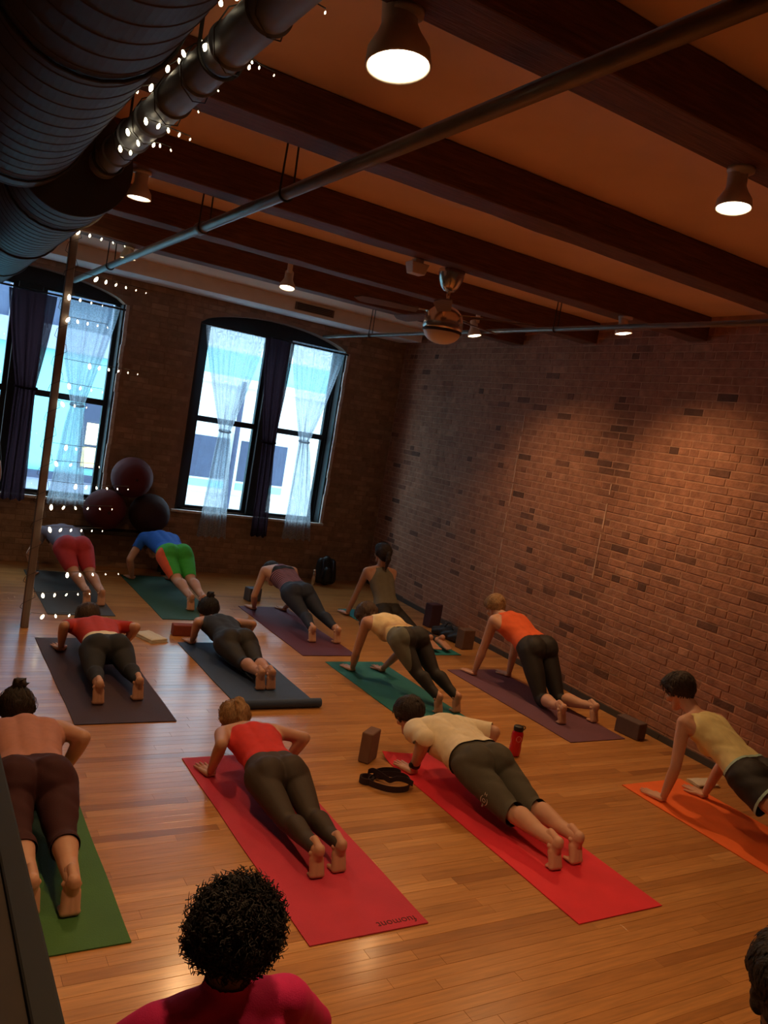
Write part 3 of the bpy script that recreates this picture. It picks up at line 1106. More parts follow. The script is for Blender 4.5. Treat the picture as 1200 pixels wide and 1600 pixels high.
HAND_FLAT = remesh(hand_prims(.03), .0041, 2, .5)
HAND_CURL = remesh(hand_prims(.55), .0041, 2, .5)


def foot_prims(kind):
    P = []
    if kind == 'tucked':      # ball of the foot at the origin on the floor, heel above, toes towards +Y
        for x, w in ((-.028, .020), (0, .021), (.026, .019)):
            P.append(((x, 0, .022), (x * .55, .030, .10), w, .030))
        P += [((0, .026, .11), (0, .012, .165), .034, .033), ((0, .012, .165), (0, .016, .150), .033, .036), ((0, .045, .14), (0, .095, .165), .036, .034), ((0, .020, .168), (0, .085, .190), .026, .022),
              ((-.030, 0, .020), (.030, 0, .020), .020, .018), ((.032, .045, .128), (.03, .045, .13), .016, .016), ((-.032, .045, .135), (-.03, .045, .135), .016, .016)]
        tb = (-.031, .060, .0145), (-.013, .056, .0105), (.003, .052, .010), (.018, .046, .0095), (.031, .038, .009)
        for x, ln, r in tb:
            P.append(((x, .0, .018), (x * 1.12, ln * .6, .016), r + .001, r))
            P.append(((x * 1.12, ln * .6, .016), (x * 1.15, ln, .012), r, r * .9))
    else:                     # ankle at the origin, toes pointing back (-Y), sole up
        for x, w in ((-.026, .02), (0, .021), (.024, .019)):
            P.append(((x * .5, -.0, .0), (x, -.13, -.022), .034, w))
        P += [((0, 0, .03), (0, -.02, .05), .034, .032), ((0, .03, .0), (0, 0, 0), .036, .036)]
        for x, ln, r in ((-.031, .060, .0145), (-.013, .056, .0105), (.003, .052, .010), (.018, .046, .0095), (.031, .038, .009)):
            P.append(((x, -.13, -.024), (x * 1.1, -.13 - ln, -.028), r + .001, r * .9))
    return P


FOOT = {k: remesh(foot_prims(k), .0052, 3, .5) for k in ('tucked', 'flat')}


def unit(v):
    v = np.array(v, float)
    return v / max(np.linalg.norm(v), 1e-9)


def two_bone(a, c, l1, l2, hint):
    a, c = np.array(a, float), np.array(c, float)
    d = c - a
    L = np.linalg.norm(d)
    if L >= (l1 + l2) * .999:
        return a + d * (l1 / (l1 + l2))
    x = (l1 * l1 - l2 * l2 + L * L) / (2 * L)
    h = math.sqrt(max(l1 * l1 - x * x, 0))
    u = d / L
    hv = np.array(hint, float)
    hv = unit(hv - u * (hv @ u))
    return a + u * x + hv * h


def xform(V, T, M, pos, sc=1.0, mirror=False):
    V = V.copy()
    T2 = T
    if mirror:
        V[:, 0] *= -1
        T2 = T[:, ::-1]
    return (V * sc) @ np.array(M).T + np.array(pos), T2


def frame(yv, zv):
    yv = unit(yv)
    zv = unit(np.array(zv, float) - yv * (np.array(zv, float) @ yv))
    xv = np.cross(yv, zv)
    return np.c_[xv, yv, zv]


SKIN = {'fair': mat('fair_skin', (0.62, 0.335, 0.225), rough=.55, var=.06, scale=14, sss=.12), 'tan': mat('tan_skin', (0.52, 0.265, 0.17), rough=.55, var=.06, scale=14, sss=.12),
        'brown': mat('brown_skin', (0.17, 0.075, 0.045), rough=.5, var=.08, scale=14, sss=.1)}
M_EYE = mat('eye_white', (.7, .68, .64), rough=.25, var=.02)
EYE_ME = MB().lathe([(.0005, -.011), (.006, -.009), (.0105, -.003), (.0105, .003), (.006, .009), (.0005, .011)], 12).mesh('eye', M_EYE, True)


class Person:
    def __init__(s, label, skin='fair', H=1.6, g=1.0, male=False, voxel=.007, X=0, sh=(0, 0), hip=(0, 0), head=(0, 0), face=(0, 1, -.3), crown=(0, .3, 1), shx=None, hipx=None,
                 wr=None, ball=None, ankle=None, elbow=(0, 0, 1), knee=(0, 0, -1), foot='tucked', hand='flat', sway=0.0, knees=None, elbows=None, handdir=None, nofeet=False):
        k = H / 1.65
        s.k, s.H, s.label = k, H, label
        sx = X if shx is None else shx
        hx = X if hipx is None else hipx
        SH, HP = np.array([sx, *sh]), np.array([hx, *hip])
        d = unit(SH - HP)
        r = np.array([1.0, 0, 0])
        r = unit(r - d * (r @ d))
        b = np.cross(r, d)
        s.SH, s.HP, s.d, s.r, s.b = SH, HP, d, r, b
        s.len = np.linalg.norm(SH - HP)
        swid = (.118 if male else .108) * H
        hw = .052 * H
        HC = np.array([sx + sway, *head])
        s.HC = HC
        A = {}     # group -> prims with arc parameters
        t = []
        gc, gh = g * k * (1.06 if male else 1.0), g * k * (1.0 if male else 1.08)
        D = lambda x: d * x * k
        for q in (-1, 1):
            t.append((SH - D(.06) + r * q * .078 * gc, HP + D(.17) + r * q * .058 * gc, .088 * gc, .080 * gc))
            t.append((HP + D(.17) + r * q * .058 * gc, HP + D(.02) + r * q * .070 * gh, .080 * gc, .092 * gh))
            t.append((HP + D(.03) + r * q * .075 * gh, HP - D(.04) + r * q * .078 * gh, .090 * gh, .090 * gh))
            t.append((HP - D(.035) + r * q * .066 * gh + b * .040 * gh, HP - D(.06) + r * q * .068 * gh + b * .030 * gh, .086 * gh, .084 * gh))
            sj = SH + r * q * swid
            t.append((SH + D(.035) + b * .012 * k + r * q * .02, sj, .048 * k, .050 * gc))
            t.append((sj - D(.01), SH - D(.13) + r * q * .125 * gc, .050 * gc, .042 * gc))
            if not male:
                t.append((SH - D(.15) + r * q * .065 * k - b * .055 * k, SH - D(.17) + r * q * .06 * k - b * .06 * k, .058 * k, .055 * k))
        t.append((SH - D(.04), HP + D(.10), .098 * gc, .088 * gc))
        t.append((HP + D(.10), HP - D(.02), .088 * gc, .095 * gh))
        A['torso'] = [(a, c, ra, rc, 0, 0) for a, c, ra, rc in t]
        hk = k ** .5
        F3 = frame(face, crown)
        nb = HC + F3 @ np.array([0, -.030, -.085]) * hk
        A['head'] = [(SH + D(.02), nb, .054 * k, .050 * k, 0, 0), (HC + F3 @ np.array([0, -.02, .03]) * hk, HC + F3 @ np.array([0, .02, 0]) * hk, .085 * hk, .08 * hk, 0, 0)]
        s.wr, s.el, s.sj, s.kn, s.an, s.hj = [], [], [], [], [], []
        l1, l2 = .178 * H, .155 * H
        extra = [xform(HEAD_V, HEAD_T, F3, HC, hk)]
        s.F3, s.hk = F3, hk
        for i, q in enumerate((-1, 1)):
            sj = SH + r * q * swid
            W = np.array(wr[i], float)
            E = np.array(elbows[i], float) if elbows else two_bone(sj, W, l1, l2, (elbow[0] * q, elbow[1], elbow[2]))
            L1, L2 = np.linalg.norm(E - sj), np.linalg.norm(W - E)
            m = E + (W - E) * .28
            A['arm%d' % i] = [(sj, E, .050 * gc, .037 * gc, 0, L1), (E, m, .037 * gc, .039 * gc, L1, L1 + .28 * L2), (m, W, .039 * gc, .0245 * k, L1 + .28 * L2, L1 + L2)]
            s.wr.append(W); s.el.append(E); s.sj.append(sj)
            hd = handdir[i] if handdir else ((.12 * q, 1, 0), (0, 0, 1))
            HV = HAND_FLAT if hand == 'flat' else HAND_CURL
            # thumb of the canonical hand points to -X: a right hand palm down (fingers +Y)
            extra.append(xform(HV[0], HV[1], frame(*hd), W + (np.array([0, .012, -.0188]) if hand == 'flat' else 0) , k, mirror=(q == -1)))
        for i, q in enumerate((-1, 1)):
            hj = HP + r * q * hw - d * .02
            if ball is not None:
                Bp = np.array([ball[i][0], ball[i][1], 0.0068])
                AN = Bp + np.array([0, .048, .15]) * k * .88
                extra.append(xform(*FOOT['tucked'], np.eye(3), Bp, k * .88, mirror=(q == -1)))
            else:
                AN = np.array(ankle[i], float)
                if foot == 'flat':
                    extra.append(xform(*FOOT['flat'], np.eye(3), AN, k, mirror=(q == -1)))
                else:
                    fm = foot[i] if isinstance(foot, (list, tuple)) else frame((0, -1, 0), (0, 0, -1))
                    extra.append(xform(*FOOT['flat'], fm, AN, k, mirror=(q == -1)))
            lk = min(1.0, 1.012 * np.linalg.norm(AN - hj) / (.48 * H))
            KN = np.array(knees[i], float) if knees else two_bone(hj, AN, .245 * H * lk, .235 * H * lk, (knee[0] * q, knee[1], knee[2]))
            L1, L2 = np.linalg.norm(KN - hj), np.linalg.norm(AN - KN)
            bl = unit(np.cross(np.array([1.0, 0, 0]), KN - AN))
            th = hj + r * q * .022 * k
            mid = hj + (KN - hj) * .5 + r * q * .008
            c1, c2 = KN + (AN - KN) * .28 + bl * .018 * k, KN + (AN - KN) * .6 + bl * .008 * k
            A['leg%d' % i] = [(th, mid, .085 * gh, .072 * gh, 0, L1 * .5), (mid, KN, .072 * gh, .052 * k, L1 * .5, L1), (KN, KN + (AN - KN) * .5, .051 * k, .044 * k, L1, L1 + .5 * L2),
                              (KN + (AN - KN) * .5, AN, .044 * k, .034 * k, L1 + .5 * L2, L1 + L2), (c1, c2, .050 * gh, .040 * k, L1 + .28 * L2, L1 + .6 * L2)]
            s.kn.append(KN); s.an.append(AN); s.hj.append(hj)
        s.A = A
        allp = [p[:4] for g_ in A.values() for p in g_ if g_ is not A['head']] + [A['head'][0][:4]]
        V, T = remesh(allp, voxel, 7 if voxel < .008 else 4, .5)
        s.CV, s.CT = V, T
        s.dist = {g_: sdf(V, pr) for g_, pr in A.items()}
        s.extra = extra
        s.hide = np.zeros(len(V))
        s.skin = SKIN[skin]
        s.clothes = []
        s.base = np.array([(SH[0] + HP[0]) / 2, (SH[1] + HP[1]) / 2, 0])

    # signed fields, positive where the garment is
    def lat(s):
        P = s.CV - s.HP
        return np.abs(P @ s.r)

    def tpos(s):
        return (s.CV - s.HP) @ s.d

    def bpos(s):
        return (s.CV - s.HP) @ s.b

    def f_top(s, hem=.06, neck=.0, w_top=.10, w_mid=.2, sleeve=None, scoop=.0):
        k = s.k
        t = s.tpos()
        dt, da = s.dist['torso'][0], np.minimum(s.dist['arm0'][0], s.dist['arm1'][0])
        u = np.clip((t - s.len * .55) / (s.len * .45), 0, 1)
        wlim = (w_mid + (w_top - w_mid) * u) * k
        f = np.minimum(t - hem * k, s.len + (.045 - neck) * k - t + scoop * s.lat())
        dl = np.minimum(s.dist['leg0'][0], s.dist['leg1'][0])
        if sleeve is None:
            f = np.minimum(f, np.minimum(da - dt + .010, .08))
            f = np.minimum(f, wlim - s.lat())
        else:
            sa = np.where(s.dist['arm0'][0] < s.dist['arm1'][0], s.dist['arm0'][1], s.dist['arm1'][1])
            f = np.where(da < dt - .002, np.minimum(sleeve * k - sa, .1), f)
        f = np.minimum(f, s.dist['head'][0] - dt + .03)
        return f

    def f_legs(s, waist=.10, length=.5):
        k = s.k
        t = s.tpos()
        dt, da = s.dist['torso'][0], np.minimum(s.dist['arm0'][0], s.dist['arm1'][0])
        l0, l1 = s.dist['leg0'], s.dist['leg1']
        dl = np.minimum(l0[0], l1[0])
        sl = np.where(l0[0] < l1[0], l0[1], l1[1])
        leg = dl < dt
        f = np.where(leg & (t < waist * k), length * s.H - sl, np.minimum(waist * k - t, length * s.H))
        f = np.minimum(f, da - np.minimum(dl, dt) + .03)
        return f

    def s_leg(s):
        l0, l1 = s.dist['leg0'], s.dist['leg1']
        return np.where(l0[0] < l1[0], l0[1], l1[1])

    def wear(s, name, f, m, off=.006, taper=True, smooth=4, flare=None, wr=0.0, wdir=None, lift=0.0, label=None, hide=True):
        V, T = s.CV, s.CT
        S = laplace(V, T, smooth) if smooth else V.copy()
        N = vnormals(S, T)
        o = np.full(len(V), off)
        if flare is not None:
            o = o + flare
        if wr:
            a = V @ np.array([7.0, 41.0, 23.0]) + 1.7 * np.sin(V @ np.array([31.0, 9.0, 17.0]))
            c = V @ np.array([53.0, 21.0, -37.0]) + np.sin(V @ np.array([19.0, 27.0, 11.0]))
            o = o + wr * (np.sin(a) * .6 + np.sin(c) * .4)
        if taper:
            o = np.maximum(o * (.35 + .65 * np.clip(f / .02, 0, 1)), .0022)
        o = o + lift
        # never inside the skin
        dV = S + N * o[:, None]
        pen = ((dV - V) * N).sum(1)
        dV = dV + N * np.maximum(.0022 + lift - pen, 0)[:, None]
        CV, CT = clip_field(dV, T, f)
        if len(CT) == 0:
            return
        if hide:
            s.hide = np.maximum(s.hide, np.clip(f / .015, 0, 1))
        s.clothes.append((name, CV, CT, m, label))

    def finish(s, hair=None):
        V, T = s.CV, s.CT
        N = vnormals(V, T)
        V = V - N * (s.hide * .0045)[:, None]
        Vs, Ts, off = [V], [T], len(V)
        for v, t in s.extra:
            Vs.append(v)
            Ts.append(t + off)
            off += len(v)
        VV, TT = np.vstack(Vs), np.vstack(Ts)
        body = link('person', np_mesh('person', VV - s.base, TT, s.skin), None, tuple(s.base))
        tag(body, s.label, 'person')
        for name, cv, ct, m, lb in s.clothes:
            c = link(name, np_mesh(name, cv - s.base, ct, m), body)
            if lb:
                c['label'] = lb
        for q in (-1, 1):
            e = link('eye', EYE_ME, body, tuple(s.HC + s.F3 @ np.array([q * .031, .081, .004]) * s.hk - s.base))
        if hair:
            hair(s, body)
        s.body = body
        return body

    def local(s, p):
        return s.HC + s.F3 @ (np.array(p) * s.hk)


HAIR_M = {}


def hair_mat(c):
    if c not in HAIR_M:
        cols = {'black': (.012, .008, .007), 'dark': (.03, .017, .011), 'brown': (.07, .036, .02), 'blond': (.34, .19, .085), 'lightbrown': (.16, .08, .04)}
        HAIR_M[c] = mat(c + '_hair', cols[c], rough=.68, var=.45, scale=30, bump=.5, bscale=60, stretch=(6, 1, 1.5))
    return HAIR_M[c]


def hair_cap(colour, style, low=0.0, thick=.012):
    def make(s, body):
        V, T = HEAD_V, HEAD_T
        x, y, z = V[:, 0], V[:, 1], V[:, 2]
        f = np.minimum(.046 + .9 * np.maximum(z - .03, 0) - y, z + .02 + .65 * np.maximum(-y, -.05) + low)
        S = laplace(V, T, 14, .6)
        rad = S - np.array([0, -.01, .03])
        rad = rad / np.linalg.norm(rad, axis=1, keepdims=True)
        n = np.sin(x * 90 + 2 * np.sin(z * 70)) * np.sin(y * 60 + z * 45)
        if style == 'short':
            thick2 = thick + .006 * np.clip((z + .02) / .1, 0, 1)
        else:
            thick2 = thick
        S = S + rad * (np.maximum(thick2 * np.clip(f / .02, .35, 1), .004) + .0025 * n + .004)[:, None]
        CV, CT = clip_field(S, T, f)
        Vs, Ts = [CV], [CT]
        P = []
        if style == 'bun':
            P = [((0, -.085, .075), (0, -.10, .085), .036, .034)]
        elif style == 'topbun':
            P = [((0, -.05, .12), (0, -.06, .135), .036, .038), ((.02, -.05, .15), (.035, -.07, .165), .014, .005), ((-.02, -.06, .15), (-.03, -.09, .16), .013, .004), ((0, -.08, .14), (.01, -.115, .15), .012, .004), ((.03, -.04, .13), (.06, -.05, .145), .012, .004)]
        elif style == 'ponytail':
            P = [((0, -.10, .045), (0, -.125, .03), .024, .027), ((0, -.125, .03), (0, -.14, -.04), .03, .03), ((0, -.14, -.04), (.004, -.13, -.12), .03, .016), ((.004, -.13, -.12), (.006, -.12, -.16), .016, .005)]
        elif style == 'highpony':
            P = [((0, -.06, .112), (0, -.098, .098), .024, .030), ((0, -.098, .098), (0, -.128, .035), .036, .036), ((0, -.128, .035), (.0, -.128, -.04), .036, .026), ((0, -.128, -.04), (.004, -.118, -.095), .026, .007)]
        elif style == 'loosebun':
            P = [((.0, -.09, .03), (.0, -.11, .02), .038, .034), ((.03, -.10, .03), (.05, -.09, .0), .014, .006), ((-.03, -.1, .05), (-.05, -.1, .06), .012, .006)]
        elif style == 'bob':
            P = [((.06, -.02, .0), (.065, .02, -.09), .034, .026), ((-.06, -.02, .0), (-.065, .02, -.09), .034, .026), ((0, -.08, .0), (0, -.07, -.08), .05, .04), ((.045, -.06, 0), (.05, -.04, -.09), .04, .03), ((-.045, -.06, 0), (-.05, -.04, -.09), .04, .03)]
        if P:
            pv, pt_ = remesh(P, .006, 3)
            nn = np.sin(pv[:, 0] * 160 + 3 * np.sin(pv[:, 2] * 60))
            pv = pv + vnormals(pv, pt_) * (.0022 * nn)[:, None]
            Vs.append(pv)
            Ts.append(pt_ + len(CV))
        A, B = np.vstack(Vs), np.vstack(Ts)
        # locks: thin tapered strands lying along the scalp, flowing away from the crown (or to the tie)
        CN = vnormals(CV, CT)
        goal = {'bun': (0, -.09, .08), 'topbun': (0, -.05, .12), 'ponytail': (0, -.10, .045), 'highpony': (0, -.07, .11), 'loosebun': (0, -.1, .02)}.get(style)
        LV, LT = [], []
        for i in RNG.integers(0, len(CV), 420):
            p0, n0 = CV[i], CN[i]
            fl = (np.array(goal) - p0) if goal else (p0 - np.array([0, -.05, .14])) + np.array([0, .02, -.02])
            fl = fl - n0 * (fl @ n0) + RNG.normal(size=3) * .012
            if np.linalg.norm(fl) < .01:
                continue
            fl = unit(fl)
            sd = np.cross(fl, n0)
            L, wd = RNG.uniform(.022, .045), RNG.uniform(.0025, .005)
            cen = np.array([0, -.01, .03])
            o0 = len(LV)
            for t, ww in ((0, .4), (.35, 1), (.7, .8), (1, .1)):
                q = p0 + fl * L * t
                rr = np.linalg.norm(p0 - cen)
                q = cen + unit(q - cen) * (rr + .002 + .004 * t * (1 if style in ('short', 'topbun') else .3))
                LV += [q - sd * wd * ww, q + n0 * .002 * ww, q + sd * wd * ww]
            for k in range(3):
                for e in range(2):
                    a0 = o0 + k * 3 + e
                    LT += [(a0, a0 + 1, a0 + 4), (a0, a0 + 4, a0 + 3)]
        o1 = sum(len(v) for v in Vs)
        A, B = np.vstack([A, np.array(LV)]), np.vstack([B, np.array(LT) + o1])
        W = A * s.hk @ s.F3.T + s.HC - s.base
        h = link('hair', np_mesh('hair', W, B, hair_mat(colour)), body)
        h['label'] = {'short': 'short hair', 'bun': 'hair in a bun', 'topbun': 'messy top bun', 'ponytail': 'hair in a ponytail', 'highpony': 'hair in a high ponytail', 'loosebun': 'loosely tied hair', 'bob': 'loose chin-length hair'}[style] + ', ' + colour
    return make


def afro(r=.135, n=2600, colour='black'):
    def make(s, body):
        c = np.array([0, -.03, .045])
        bm = bmesh.new()
        bmesh.ops.create_icosphere(bm, subdivisions=4, radius=r * .90)
        v0 = np.array([v.co[:] for v in bm.verts])
        f0 = np.array([[v.index for v in f.verts] for f in bm.faces])
        bm.free()
        nr = np.sin(v0[:, 0] * 70 + 2 * np.sin(v0[:, 1] * 50)) * np.sin(v0[:, 1] * 64) * np.sin(v0[:, 2] * 60 + 1)
        v0 = v0 * (1 + .07 * nr)[:, None]
        v0[:, 1] = np.where(v0[:, 1] > .0, np.minimum(v0[:, 1], .075), v0[:, 1])
        Vs, Ts, off = [v0], [f0], len(v0)
        # ringlets: short coiled ribbons of triangles
        for i in range(n):
            d = RNG.normal(size=3)
            d /= np.linalg.norm(d)
            if d[1] > .45 or d[2] < -.72:
                continue
            u = unit(np.cross(d, RNG.normal(size=3)))
            q = np.cross(d, u)
            L = r * RNG.uniform(.10, .24)
            base = d * r * RNG.uniform(.82, .93)
            rr = RNG.uniform(.006, .010)
            ph = RNG.uniform(0, 6.28)
            pts = []
            for k in range(6):
                t = k / 5
                a = ph + t * 7.5
                pts.append((base + d * L * t + (u * math.cos(a) + q * math.sin(a)) * rr, .0032 * (1 - .5 * t)))
            vv = []
            for p, w_ in pts:
                vv += [p + u * w_, p - u * .5 * w_ + q * .87 * w_, p - u * .5 * w_ - q * .87 * w_]
            vv = np.array(vv)
            tt = []
            for k in range(5):
                for e in range(3):
                    a0, a1, b0, b1 = k * 3 + e, k * 3 + (e + 1) % 3, k * 3 + 3 + e, k * 3 + 3 + (e + 1) % 3
                    tt += [(a0, a1, b1), (a0, b1, b0)]
            Vs.append(vv)
            Ts.append(np.array(tt) + off)
            off += len(vv)
        A, B = (np.vstack(Vs) + c) * s.hk, np.vstack(Ts)
        h = link('hair', np_mesh('hair', A @ s.F3.T + s.HC - s.base, B, hair_mat(colour)), body)
        h['label'] = 'big rounded afro of tight black curls'
    return make


def cloth_mat(name, c, rough=.85, var=.08, scale=25, **k):
    return mat(name, srgb(*c), rough=rough, var=var, scale=scale, bump=.15, bscale=260, **k)


M_ROLL = 0
c_coral = cloth_mat('coral_jersey', (214, 52, 50))
c_blackl = cloth_mat('black_leggings', (34, 28, 26), rough=.7)
c_brownblack = cloth_mat('brown_black_leggings', (58, 44, 34), rough=.7)
c_cream = cloth_mat('cream_cotton', (238, 222, 190))
c_olive = cloth_mat('olive_grey_shorts', (78, 72, 60))
c_paley = cloth_mat('pale_yellow_ribbed', (226, 210, 150))
c_mint = cloth_mat('mint_trim', (168, 200, 190))
c_orange = cloth_mat('orange_jersey', (226, 96, 48))
c_navy = cloth_mat('navy_capri', (38, 46, 66), rough=.75)
c_greytank = cloth_mat('grey_tank', (112, 104, 88))
c_royal = cloth_mat('royal_blue_jersey', (30, 100, 200))
c_green = cloth_mat('bright_green_shorts', (70, 190, 80))
c_stripe_or = cloth_mat('orange_side_stripe', (240, 96, 50))
c_redtop = cloth_mat('red_orange_jersey', (190, 54, 38))
c_char = cloth_mat('charcoal_jersey', (40, 40, 44))
c_pinktop = cloth_mat('dusty_pink_top', (190, 130, 112))
c_maroon = cloth_mat('dark_maroon_shorts', (64, 24, 28))
c_magenta = cloth_mat('magenta_jersey', (206, 26, 100))
c_greyshirt = cloth_mat('lilac_grey_top', (120, 112, 130))
c_pinkshort = cloth_mat('pink_red_shorts', (190, 60, 70))
c_sage = cloth_mat('sage_side_panel', (108, 108, 96))


def banded(name, cols, direction, freq, wave=0.0, base=(0, 0, 0)):
    """fabric with printed bands along a direction"""
    m = mat(name, (1, 1, 1), rough=.85, var=.08, scale=25)
    N, L = m.node_tree.nodes, m.node_tree.links
    vm = N['Principled BSDF'].inputs['Base Color'].links[0].from_node
    tc = N.new('ShaderNodeTexCoord')
    dp = N.new('ShaderNodeVectorMath')
    dp.operation = 'DOT_PRODUCT'
    dp.inputs[1].default_value = tuple(np.array(direction) * freq)
    L.new(tc.outputs['Object'], dp.inputs[0])
    val = dp.outputs['Value']
    if wave:
        nz = N.new('ShaderNodeTexNoise')
        nz.inputs['Scale'].default_value = 9
        L.new(tc.outputs['Object'], nz.inputs['Vector'])
        ad = N.new('ShaderNodeMath')
        ad.operation = 'MULTIPLY_ADD'
        ad.inputs[1].default_value = wave
        L.new(nz.outputs['Fac'], ad.inputs[0])
        L.new(val, ad.inputs[2])
        val = ad.outputs['Value']
    r = N.new('ShaderNodeValToRGB')
    while len(r.color_ramp.elements) < len(cols):
        r.color_ramp.elements.new(.5)
    for e, (p, c) in zip(r.color_ramp.elements, cols):
        e.position = p
        e.color = (*srgb(*c), 1)
    if wave == 0:
        fr = N.new('ShaderNodeMath')
        fr.operation = 'FRACT'
        L.new(val, fr.inputs[0])
        val = fr.outputs['Value']
        r.color_ramp.interpolation = 'CONSTANT'
    L.new(val, r.inputs['Fac'])
    L.new(r.outputs['Color'], vm.inputs[0])
    return m


WZ = .034   # wrist height of a palm pressed to a mat
MT = .006   # mat thickness


def planks(bx, by):
    return [(bx[0], by[0]), (bx[1], by[1])]


# --- woman in coral top, low plank on the pink mat
p = Person('woman in coral-red top and dark leggings lowering on the pinkish-red mat', 'tan', 1.56, .98, voxel=.0070, X=1.95, sh=(4.31, .245), hip=(3.88, .185), head=(4.56, .225), face=(0, 1, -.55), crown=(0, .5, 1),
           wr=[(1.73, 4.27, WZ + MT), (2.16, 4.25, WZ + MT)], elbows=[(1.70, 4.10, .275), (2.22, 4.12, .28)], ball=[(1.885, 3.165), (2.015, 3.185)], knee=(0, .2, -1))
p.wear('tank_top', p.f_top(hem=.10, neck=.06, w_top=.12, w_mid=.22), c_coral, .006, wr=.0012)
p.wear('leggings', p.f_legs(.115, .425), c_brownblack, .005, smooth=5)
p.finish(hair_cap('blond', 'highpony'))

# --- man in white T-shirt, low plank on the red mat
p = Person('man in white T-shirt and olive-grey shorts hovering over the bright red mat', 'fair', 1.70, 1.06, True, .0070, X=3.20, sh=(4.13, .285), hip=(3.68, .255), head=(4.50, .235), face=(0, 1, -.75), crown=(0, .7, 1),
           wr=[(3.02, 4.10, WZ + MT), (3.47, 4.08, WZ + MT)], elbows=[(2.97, 3.97, .305), (3.53, 3.99, .31)], ball=[(3.175, 2.925), (3.345, 2.945)], knee=(0, .2, -1))
fs = p.f_top(hem=.07, neck=.0, sleeve=.17)
p.wear('t_shirt', fs, c_cream, .019, smooth=8, wr=.0035, taper=False)
fl_ = p.f_legs(.09, .245)
p.wear('shorts', fl_, c_olive, .009, smooth=10, wr=.003, taper=False, flare=np.clip(p.s_leg() / (.25 * p.H), 0, 1) * .013)
pb_ = p.finish(hair_cap('dark', 'short'))
MAN = p

# --- woman in pale yellow tank, high plank on the orange mat
p = Person('person in pale yellow tank and mint-trimmed black shorts on the orange mat', 'fair', 1.64, .97, voxel=.0070, X=4.80, sh=(3.41, .565), hip=(2.98, .385), head=(3.63, .70), face=(-.12, 1, -.75), crown=(0, .75, 1),
           wr=[(4.60, 3.43, WZ + MT), (5.0, 3.41, WZ + MT)], elbow=(.3, -.4, 0), ball=[(4.72, 2.14), (4.88, 2.14)], knee=(0, 0, -1))
p.wear('tank_top', p.f_top(hem=.03, neck=.02, w_top=.125, w_mid=.24), c_paley, .008, wr=.003, smooth=6)
fl_ = p.f_legs(.075, .115)
fla = np.clip(p.s_leg() / (.115 * p.H), 0, 1) * .03
p.wear('shorts', fl_, c_blackl, .012, smooth=8, taper=False, flare=fla, wr=.003)
p.wear('shorts_trim', np.minimum(fl_ + .001, .016 - fl_), c_mint, .012, smooth=8, taper=False, flare=fla, wr=.003, lift=.0025, hide=False, label='pale mint edging')
p.finish(hair_cap('dark', 'short'))

# --- woman in orange tank, knees down on the mauve mat
p = Person('blond woman in orange tank top kneeling in plank on the mauve mat', 'fair', 1.62, 1.08, voxel=.0085, X=5.06, sh=(5.82, .585), hip=(5.42, .435), head=(6.03, .65), face=(0, 1, -.9), crown=(0, .9, .8), hipx=5.10,
           wr=[(4.87, 5.93, WZ + MT), (5.25, 5.88, WZ + MT)], elbow=(.3, -.4, 0), knees=[(5.0, 5.13, .061), (5.20, 5.13, .061)], ball=[(4.89, 4.735), (5.26, 4.735)])
p.wear('tank_top', p.f_top(hem=.06, neck=.0, w_top=.12, w_mid=.24), c_orange, .008, wr=.002, smooth=6)
ft_ = p.f_top(hem=.30, neck=.0, w_top=.128, w_mid=.248)
p.wear('capri_leggings', p.f_legs(.09, .345), c_blackl, .006, smooth=6)
p.finish(hair_cap('blond', 'loosebun'))

# --- woman in tie-dye tank, pike plank on the teal mat
m_tie = banded('tie_dye_cotton', [(.0, (96, 132, 118)), (.22, (140, 160, 128)), (.42, (226, 196, 140)), (.55, (190, 150, 110)), (.7, (232, 206, 156)), (1.0, (236, 214, 170))], (0, 1, .35), 2.2, .5)
p = Person('woman in cream and teal tie-dye tank in high plank on the teal mat', 'tan', 1.56, 1.0, voxel=.0085, X=3.76, sh=(5.93, .50), hip=(5.55, .455), head=(6.20, .47), face=(0, .8, -1), crown=(0, 1, .6), hipx=3.80,
           wr=[(3.62, 6.06, WZ + MT), (3.92, 6.04, WZ + MT)], elbow=(.3, -.4, 0), ball=[(3.865, 5.055), (4.045, 5.055)], knee=(0, 0, -1))
p.wear('tank_top', p.f_top(hem=.07, neck=.0, w_top=.115, w_mid=.24), m_tie, .008, wr=.002, smooth=6)
fl_ = p.f_legs(.10, .455)
p.wear('leggings', fl_, c_blackl, .006, smooth=5)
latl = -((p.CV - p.HP) @ p.r)
p.wear('side_panel', np.minimum(fl_, latl - (.095 + .0 * fl_)), c_sage, .006, smooth=5, taper=False, lift=.0015, hide=False, label='sage grey side panel')
p.finish(hair_cap('brown', 'bob', thick=.02))

# --- woman in upward dog by the brick corner
p = Person('dark-haired woman in grey tank arching upright in the far corner', 'tan', 1.60, .94, voxel=.0095, X=4.80, sh=(7.79, .565), hip=(7.50, .188), head=(7.80, .775), face=(0, 1, .05), crown=(0, -.05, 1),
           wr=[(4.58, 7.98, WZ + MT), (5.02, 7.94, WZ + MT)], elbow=(.4, -.5, 0), ankle=[(4.90, 6.78, .075), (5.05, 6.78, .075)], foot='flat', knee=(0, 0, -1))
p.wear('tank_top', p.f_top(hem=.05, neck=.02, w_top=.085, w_mid=.22), c_greytank, .007, smooth=5)
p.wear('leggings', p.f_legs(.085, .43), c_blackl, .006, smooth=4)
p.finish(hair_cap('dark', 'ponytail'))

